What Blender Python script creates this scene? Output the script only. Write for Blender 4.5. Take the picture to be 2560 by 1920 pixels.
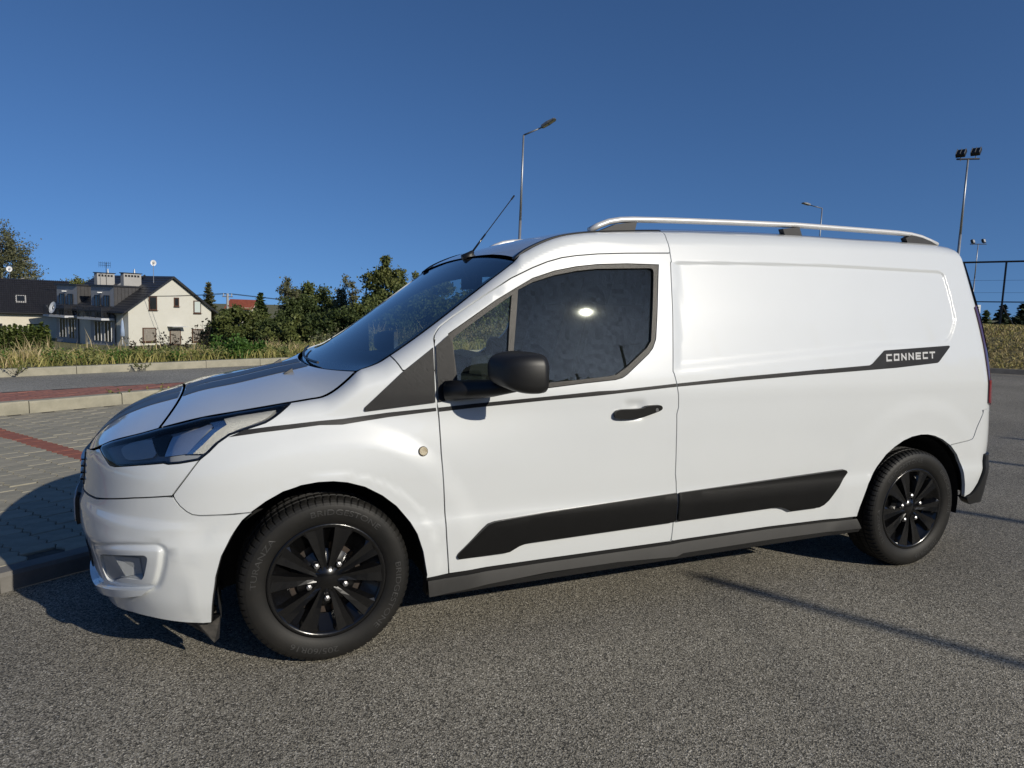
import bpy, math, random
import numpy as np
from mathutils import Vector, Matrix, geometry
random.seed(7); RNG = np.random.default_rng(11)
D = bpy.data
scene = bpy.context.scene
COL = scene.collection
for o in list(D.objects): D.objects.remove(o)

# ------------------------------------------------------------------ camera
cam_data = D.cameras.new('camera'); cam = D.objects.new('camera', cam_data); COL.objects.link(cam)
CAM_POS = (-.3709, -3.5037, 1.3425); YAW, PITCH, ROLL = .3971, -.1061, .0202
_f = Vector((math.sin(YAW)*math.cos(PITCH), math.cos(YAW)*math.cos(PITCH), math.sin(PITCH)))
_r = Vector((math.cos(YAW), -math.sin(YAW), 0)); _u = _r.cross(_f)
_r, _u = math.cos(ROLL)*_r + math.sin(ROLL)*_u, -math.sin(ROLL)*_r + math.cos(ROLL)*_u
cam.matrix_world = Matrix(((_r.x,_u.x,-_f.x,CAM_POS[0]),(_r.y,_u.y,-_f.y,CAM_POS[1]),(_r.z,_u.z,-_f.z,CAM_POS[2]),(0,0,0,1)))
cam_data.sensor_width = 36; cam_data.lens = 36*1779.75/2560
cam_data.clip_start = .05; cam_data.clip_end = 6000
scene.camera = cam

# ------------------------------------------------------------------ daylight
SUN_EL, SUN_AZ = math.radians(24.5), math.radians(152.5)      # azimuth clockwise from +Y
world = D.worlds.new('World'); scene.world = world; world.use_nodes = True
wn = world.node_tree.nodes; wn.clear()
sky = wn.new('ShaderNodeTexSky'); sky.sky_type = 'NISHITA'; sky.sun_disc = False
sky.sun_elevation = SUN_EL; sky.sun_rotation = SUN_AZ
sky.altitude = 250; sky.air_density = .85; sky.dust_density = .8; sky.ozone_density = 7
bg = wn.new('ShaderNodeBackground'); bg.inputs['Strength'].default_value = .098
wo = wn.new('ShaderNodeOutputWorld')
tcw = wn.new('ShaderNodeTexCoord'); lift = wn.new('ShaderNodeVectorMath'); lift.operation = 'ADD'; lift.inputs[1].default_value = (0, 0, .15)   # clear air: the pale band at the horizon stays low
world.node_tree.links.new(tcw.outputs['Generated'], lift.inputs[0]); world.node_tree.links.new(lift.outputs[0], sky.inputs[0])
hs = wn.new('ShaderNodeHueSaturation'); hs.inputs['Saturation'].default_value = 1.03; hs.inputs['Value'].default_value = 1.03
world.node_tree.links.new(sky.outputs[0], hs.inputs['Color']); world.node_tree.links.new(hs.outputs[0], bg.inputs[0]); world.node_tree.links.new(bg.outputs[0], wo.inputs[0])
sd = D.lights.new('sun', 'SUN'); sd.energy = 3.8; sd.angle = math.radians(.53); sd.color = (1, .93, .80)
sun = D.objects.new('sun', sd); COL.objects.link(sun)
SUN_DIR = Vector((math.cos(SUN_EL)*math.sin(SUN_AZ), math.cos(SUN_EL)*math.cos(SUN_AZ), math.sin(SUN_EL)))
sun.rotation_euler = SUN_DIR.to_track_quat('Z', 'Y').to_euler(); sun.location = (6, -12, 9)
vs = scene.view_settings
vs.view_transform = 'Standard'; vs.look = 'None'; vs.exposure = 0.0; vs.gamma = 1.0; vs.use_curve_mapping = False
scene.cycles.max_bounces = 8; scene.cycles.transparent_max_bounces = 16
scene.cycles.caustics_reflective = False; scene.cycles.caustics_refractive = False

# ------------------------------------------------------------------ materials
def mat(name, col, rough=.5, metal=0., coat=0., coat_rough=.03, spec=.5, noise=None, bump=None, emit=None):
    """noise = (scale, amount[, second colour]) varies the colour; bump = (scale, strength, distance)."""
    m = D.materials.new(name); m.use_nodes = True
    nt = m.node_tree; b = nt.nodes['Principled BSDF']
    b.inputs['Base Color'].default_value = (*col, 1); b.inputs['Roughness'].default_value = rough
    b.inputs['Metallic'].default_value = metal; b.inputs['Coat Weight'].default_value = coat
    b.inputs['Coat Roughness'].default_value = coat_rough; b.inputs['Specular IOR Level'].default_value = spec
    tc = nt.nodes.new('ShaderNodeTexCoord')
    if noise:
        n = nt.nodes.new('ShaderNodeTexNoise'); n.inputs['Scale'].default_value = noise[0]; n.inputs['Detail'].default_value = 6
        n.inputs['Roughness'].default_value = .65
        nt.links.new(tc.outputs['Object'], n.inputs['Vector'])
        r = nt.nodes.new('ShaderNodeValToRGB')
        c2 = noise[2] if len(noise) > 2 else tuple(c*(1-noise[1]) for c in col)
        r.color_ramp.elements[0].position = .35; r.color_ramp.elements[1].position = .65
        r.color_ramp.elements[0].color = (*c2, 1); r.color_ramp.elements[1].color = (*col, 1)
        nt.links.new(n.outputs['Fac'], r.inputs['Fac']); nt.links.new(r.outputs['Color'], b.inputs['Base Color'])
    if bump:
        n = nt.nodes.new('ShaderNodeTexNoise'); n.inputs['Scale'].default_value = bump[0]; n.inputs['Detail'].default_value = 4
        nt.links.new(tc.outputs['Object'], n.inputs['Vector'])
        bp = nt.nodes.new('ShaderNodeBump'); bp.inputs['Strength'].default_value = bump[1]; bp.inputs['Distance'].default_value = bump[2]
        nt.links.new(n.outputs['Fac'], bp.inputs['Height']); nt.links.new(bp.outputs['Normal'], b.inputs['Normal'])
    if emit:
        b.inputs['Emission Color'].default_value = (*emit[0], 1); b.inputs['Emission Strength'].default_value = emit[1]
    return m
def glass_mat(name, tint, ior=1.6, dust=.02, dust_rough=.25, rough=0.0, film=0.):
    """one thin pane: see-through tint, mirror reflection by Fresnel, a little dust that scatters a halo round glints"""
    m = D.materials.new(name); m.use_nodes = True; nt = m.node_tree; N = nt.nodes; L = nt.links
    out = N['Material Output']; N.remove(N['Principled BSDF'])
    tr = N.new('ShaderNodeBsdfTransparent'); tr.inputs[0].default_value = (*tint, 1)
    gl = N.new('ShaderNodeBsdfGlossy'); gl.inputs['Roughness'].default_value = rough; gl.inputs['Color'].default_value = (1, 1, 1, 1)
    fr = N.new('ShaderNodeFresnel'); fr.inputs['IOR'].default_value = ior
    m1 = N.new('ShaderNodeMixShader'); L.new(fr.outputs[0], m1.inputs[0]); L.new(tr.outputs[0], m1.inputs[1]); L.new(gl.outputs[0], m1.inputs[2])
    g2 = N.new('ShaderNodeBsdfGlossy'); g2.inputs['Roughness'].default_value = dust_rough; g2.inputs['Color'].default_value = (.7, .72, .68, 1)
    tc = N.new('ShaderNodeTexCoord'); nz = N.new('ShaderNodeTexNoise'); nz.inputs['Scale'].default_value = 6; nz.inputs['Detail'].default_value = 8
    nz.inputs['Roughness'].default_value = .7
    L.new(tc.outputs['Object'], nz.inputs['Vector'])
    mr = N.new('ShaderNodeMapRange'); mr.inputs[1].default_value = .3; mr.inputs[2].default_value = .75
    mr.inputs[3].default_value = dust*.75; mr.inputs[4].default_value = dust*1.25
    L.new(nz.outputs['Fac'], mr.inputs[0])
    m2 = N.new('ShaderNodeMixShader'); L.new(mr.outputs[0], m2.inputs[0]); L.new(m1.outputs[0], m2.inputs[1]); L.new(g2.outputs[0], m2.inputs[2])
    last = m2
    if film:                                              # pale diffuse veil standing in for bright sky reflected in the pane
        df = N.new('ShaderNodeBsdfDiffuse'); df.inputs[0].default_value = (.62, .68, .64, 1)
        mr2 = N.new('ShaderNodeMapRange'); mr2.inputs[1].default_value = .3; mr2.inputs[2].default_value = .7; mr2.inputs[3].default_value = film*.98; mr2.inputs[4].default_value = film*1.02
        L.new(nz.outputs['Fac'], mr2.inputs[0]); m3 = N.new('ShaderNodeMixShader'); L.new(mr2.outputs[0], m3.inputs[0]); L.new(m2.outputs[0], m3.inputs[1]); L.new(df.outputs[0], m3.inputs[2]); last = m3
    L.new(last.outputs[0], out.inputs['Surface'])
    return m
M = {}
M['paint'] = mat('white_paint', (.665, .690, .70), .30, coat=1.0, coat_rough=.035, noise=(2.2, .02), bump=(900, .012, .001))
M['plastic'] = mat('black_plastic', (.013, .013, .0135), .46, bump=(700, .12, .0006), noise=(9, .25))
M['plastic_grained'] = mat('grained_plastic', (.028, .028, .03), .50, bump=(900, .12, .0004), noise=(14, .2))  # grained trim, a lighter grey than the black plastic
M['sill'] = mat('sill_plastic', (.027, .0265, .026), .50, bump=(900, .1, .0004), noise=(6, .25))
M['rubber'] = mat('window_rubber', (.045, .040, .036), .42, noise=(20, .3))
M['liner'] = mat('black_liner', (.006, .006, .006), .85)
M['decal'] = mat('dark_grey_vinyl', (.042, .041, .042), .35, noise=(30, .08))
M['gap'] = mat('joint_black', (.008, .008, .009), .7)
M['glass'] = glass_mat('side_glass', (.66, .72, .69), 1.65, .003, .055, film=.014)
M['screen'] = glass_mat('windscreen_glass', (.40, .50, .52), 1.95, .01, .2)
M['lens'] = glass_mat('lamp_lens', (.93, .95, .97), 1.30, .03, .12)
M['alu'] = mat('anodised_aluminium', (.70, .70, .69), .36, metal=.25, noise=(40, .05))
M['chrome'] = mat('chrome', (.75, .76, .78), .12, metal=1.)
M['nut'] = mat('nut_chrome', (.55, .55, .56), .40, metal=.9, noise=(160, .35))
M['tyre'] = mat('tyre_rubber', (.0075, .0075, .0075), .58, spec=.35, bump=(160, .2, .0015), noise=(9, .35, (.014, .013, .0115)))
M['tyre_txt'] = mat('tyre_letters', (.040, .040, .040), .42)
M['gloss'] = mat('gloss_black', (.0055, .0055, .006), .22, coat=.35, coat_rough=.08, noise=(60, .2))
M['steel'] = mat('rusty_steel', (.020, .018, .017), .6, noise=(25, .5, (.050, .032, .022)))
M['seat'] = mat('seat_cloth', (.026, .027, .031), .9, bump=(500, .3, .002))
M['dash'] = mat('dashboard_plastic', (.030, .031, .034), .7)
M['bulk'] = mat('bulkhead_grey', (.028, .028, .029), .75)
M['ledstrip'] = mat('faceted_reflector', (.66, .64, .58), .35, metal=.35, bump=(420, .9, .004))
M['reflector'] = mat('lamp_reflector', (.68, .72, .78), .30, metal=.9, bump=(120, .25, .003))
M['housing'] = mat('lamp_housing', (.34, .35, .37), .4)
M['red'] = mat('red_lens', (.28, .010, .018), .15, coat=.6)
M['dark_red'] = mat('smoked_red_lens', (.07, .018, .04), .15, coat=.6)
M['amber'] = mat('repeater_lens', (.62, .52, .32), .22, coat=.5, bump=(300, .5, .002))
M['projector'] = mat('projector_glass', (.72, .72, .71), .35, coat=.5, bump=(40, .3, .003))
M['dirty'] = mat('dirty_rubber', (.05, .048, .044), .8, noise=(40, .5, (.11, .10, .09)))
M['white_txt'] = mat('white_vinyl', (.90, .90, .90), .4)

# ------------------------------------------------------------------ object helpers
def empty(name, loc=(0, 0, 0), rot=None):
    o = D.objects.new(name, None); COL.objects.link(o); o.location = loc; o.empty_display_size = .2
    if rot is not None: o.rotation_euler = rot
    return o
def tag(o, label=None, cat=None, group=None, kind=None):
    if label: o['label'] = label
    if cat: o['category'] = cat
    if group: o['group'] = group
    if kind: o['kind'] = kind
    return o
def mesh_obj(name, V, F, m, parent=None, smooth=False, normals=None, mats=None, mi=None):
    me = D.meshes.new(name); me.from_pydata([tuple(map(float, v)) for v in V], [], [tuple(map(int, f)) for f in F])
    for mm in (mats or [m]): me.materials.append(mm)
    if mi is not None: me.polygons.foreach_set('material_index', np.asarray(mi, np.int32))
    me.polygons.foreach_set('use_smooth', [bool(smooth)]*len(me.polygons))
    me.update()
    if normals is not None: me.normals_split_custom_set_from_vertices([tuple(map(float, n)) for n in normals])
    o = D.objects.new(name, me); COL.objects.link(o)
    if parent: o.parent = parent
    return o
class MB:
    """collects simple solids, then links them as ONE mesh"""
    def __init__(s): s.V = []; s.F = []; s.I = []; s.mi = 0
    def add(s, V, F):
        b = len(s.V); s.V += [tuple(v) for v in V]; s.F += [tuple(i+b for i in f) for f in F]; s.I += [s.mi]*len(F); return s
    def box(s, c, d, rz=0., M4=None):
        x, y, z = (q/2 for q in d); V = [Vector((i*x, j*y, k*z)) for i in (-1, 1) for j in (-1, 1) for k in (-1, 1)]
        R = Matrix.Rotation(rz, 3, 'Z') if M4 is None else M4
        V = [R @ v + Vector(c) for v in V]
        return s.add(V, [(0,1,3,2),(4,6,7,5),(0,4,5,1),(2,3,7,6),(0,2,6,4),(1,5,7,3)])
    def bar(s, a, b, r, n=6, r2=None, cap=True):
        a = Vector(a); b = Vector(b); d = (b-a); q = d.to_track_quat('Z', 'Y'); r2 = r if r2 is None else r2
        V = [a + q @ Vector((r*math.cos(t), r*math.sin(t), 0)) for t in np.arange(n)*2*math.pi/n] + \
            [b + q @ Vector((r2*math.cos(t), r2*math.sin(t), 0)) for t in np.arange(n)*2*math.pi/n]
        F = [(i, (i+1) % n, n+(i+1) % n, n+i) for i in range(n)]
        if cap: F += [tuple(range(n))[::-1], tuple(range(n, 2*n))]
        return s.add(V, F)
    def tube(s, P, r, n=8, up=(0, 0, 1), sx=1., sy=1., cap=True):
        P = [Vector(p) for p in P]; rs = r if hasattr(r, '__len__') else [r]*len(P); V = []; F = []
        for i, p in enumerate(P):
            t = (P[min(i+1, len(P)-1)] - P[max(i-1, 0)]).normalized(); a = t.cross(Vector(up)).normalized(); b = a.cross(t)
            V += [p + a*(rs[i]*sx*math.cos(w)) + b*(rs[i]*sy*math.sin(w)) for w in np.arange(n)*2*math.pi/n]
        for i in range(len(P)-1):
            F += [(i*n+j, i*n+(j+1) % n, (i+1)*n+(j+1) % n, (i+1)*n+j) for j in range(n)]
        if cap: F += [tuple(range(n))[::-1], tuple(range((len(P)-1)*n, len(P)*n))]
        return s.add(V, F)
    def prism(s, poly, v):
        """poly: 3-D outline, extruded by v"""
        P = [Vector(p) for p in poly]; v = Vector(v); n = len(P)
        return s.add(P + [p+v for p in P], [tuple(range(n))[::-1], tuple(range(n, 2*n))] + [(i, (i+1) % n, n+(i+1) % n, n+i) for i in range(n)])
    def quad(s, a, b, c, d): return s.add([a, b, c, d], [(0, 1, 2, 3)])
    def lathe(s, prof, c, n=48, axis='Y'):
        V = []; F = []; m = len(prof)
        for i in range(n):
            t = 2*math.pi*i/n
            for r, h in prof:
                q = (r*math.cos(t), h, r*math.sin(t)) if axis == 'Y' else (r*math.cos(t), r*math.sin(t), h)
                V.append((q[0]+c[0], q[1]+c[1], q[2]+c[2]))
        for i in range(n):
            for j in range(m-1): F.append((i*m+j, ((i+1) % n)*m+j, ((i+1) % n)*m+j+1, i*m+j+1))
        return s.add(V, F)
    def build(s, name, m, parent=None, smooth=False, mats=None):
        return mesh_obj(name, s.V, s.F, m, parent, smooth, mats=mats, mi=s.I if mats else None)
def copy_tree(o, parent=None):
    c = o.copy(); COL.objects.link(c); c.parent = parent
    for ch in o.children: copy_tree(ch, c)
    return c

# ---------------------------------------------------------------- body surface of the van (metres, nose towards -X, near side -Y)
def _sp(xs, ys):
    # monotone-ish cubic (Catmull-Rom tangents), vectorised
    xs = np.asarray(xs, float); ys = np.asarray(ys, float)
    h = np.diff(xs); d = np.diff(ys) / h
    m = np.empty_like(ys); m[0] = d[0]; m[-1] = d[-1]
    m[1:-1] = np.where(d[1:] * d[:-1] > 0, (d[1:] * h[:-1] + d[:-1] * h[1:]) / (h[1:] + h[:-1]), 0.0)
    def f(x):
        x = np.clip(np.asarray(x, float), xs[0], xs[-1])
        i = np.clip(np.searchsorted(xs, x) - 1, 0, len(xs) - 2)
        t = (x - xs[i]) / h[i]
        return ((2*t**3 - 3*t**2 + 1) * ys[i] + (t**3 - 2*t**2 + t) * h[i] * m[i]
                + (-2*t**3 + 3*t**2) * ys[i+1] + (t**3 - t**2) * h[i] * m[i+1])
    return f
def sstep(a, b, x):
    t = np.clip((x - a) / (b - a), 0, 1)
    return t * t * (3 - 2 * t)
SIDE_W = _sp([.10, .20, .27, .33, .42, .49, .545, .62, .75, .86, .93, .985, 1.04, 1.12, 1.22, 1.35, 1.48, 1.60, 1.78],
             [.850, .876, .889, .897, .905, .909, .901, .905, .910, .913, .9125, .912, .904, .888, .866, .8355, .800, .766, .711])
CAB_TAPER = _sp([-.12, .20, .50, .75, .90, 1.07, 1.25, 1.45, 1.6], [.058, .052, .039, .0245, .0150, .0072, .0024, .0002, 0])
U_F, Q_F = -.12, 1.05      # the front corner is the stretch of u below U_F
U_R, Q_R = 3.50, .80       # the rear corner is the stretch of u above U_R
def _plan(a, b, asp):
    s = 1 - (1 - np.linspace(0, 1, 4001))**1.0
    s = np.sin(s * np.pi / 2)**(1.0)
    c = np.clip(1 - s**a, 0, 1)**(1 / b)
    l = np.concatenate([[0], np.cumsum(np.hypot(np.diff(s) * asp, np.diff(c)))])
    return l / l[-1], s, c
PF = _plan(3.2, 2.1, .85)
PR = _plan(3.2, 2.6, .40)
def shell(u, z, off=0.0, feat=True):
    u = np.asarray(u, float); z = np.asarray(z, float)
    def base(u, z):
        w = SIDE_W(z)
        xc = np.clip(u, U_F, U_R)
        w = w - CAB_TAPER(xc) * sstep(.70, 1.0, z) - .012 * np.clip((xc - 2.5), 0, 1)**2
        if feat:
            w = w + _feat_w(u, z)
        zr = ZR(u); rr = RR(u); rv = rr * RVK(u)
        k = np.clip((z - (zr - rv)) / rv, 0, 1)
        w = w - rr * (1 - np.sqrt(np.clip(1 - k * k, 0, 1)))
        x = np.where((u >= U_F) & (u <= U_R), u, 0.0)
        y = w.copy()
        q = np.clip((U_F - u) / Q_F, 0, 1)
        s = np.interp(q, PF[0], PF[1]); c = np.interp(q, PF[0], PF[2])
        m = u < U_F
        x = np.where(m, U_F - (U_F - X_NOSE(z)) * s, x); y = np.where(m, w * c, y)
        q = np.clip((u - U_R) / Q_R, 0, 1)
        s = np.interp(q, PR[0], PR[1]); c = np.interp(q, PR[0], PR[2])
        m = u > U_R
        x = np.where(m, U_R + (X_TAIL(z) - U_R) * s, x); y = np.where(m, w * c, y)
        return np.stack([x, -y, z + 0 * x], -1)
    P = base(u, z)
    e = .003
    du = base(u + e, z) - base(u - e, z); dz = base(u, z + e) - base(u, z - e)
    n = np.cross(du, dz); n /= np.linalg.norm(n, axis=-1, keepdims=True) + 1e-12
    if np.ndim(off) or off:
        P = P + n * (np.asarray(off)[..., None] if np.ndim(off) else off)
    return P, n
X_NOSE = _sp([.10, .20, .26, .31, .36, .42, .48, .54, .60, .67, .75, .80, .86, .92, .97],
             [-.80, -.835, -.855, -.868, -.875, -.890, -.905, -.905, -.888, -.880, -.872, -.858, -.815, -.740, -.66])
X_TAIL = _sp([.20, .30, .40, .50, .65, .80, .87, 1.05, 1.17, 1.30, 1.40, 1.58, 1.67, 1.72],
             [3.80, 3.83, 3.865, 3.890, 3.885, 3.850, 3.832, 3.800, 3.785, 3.748, 3.708, 3.625, 3.583, 3.56])
RR = _sp([-1.2, -.8, -.35, .30, .55, .80, 1.1, 1.4, 3.6], [.03, .03, .07, .10, .085, .050, .050, .075, .075])
RVK = _sp([-1.2, -.35, .30, .60, 1.1, 3.6], [.6, .6, .7, .8, .9, .9])

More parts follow.
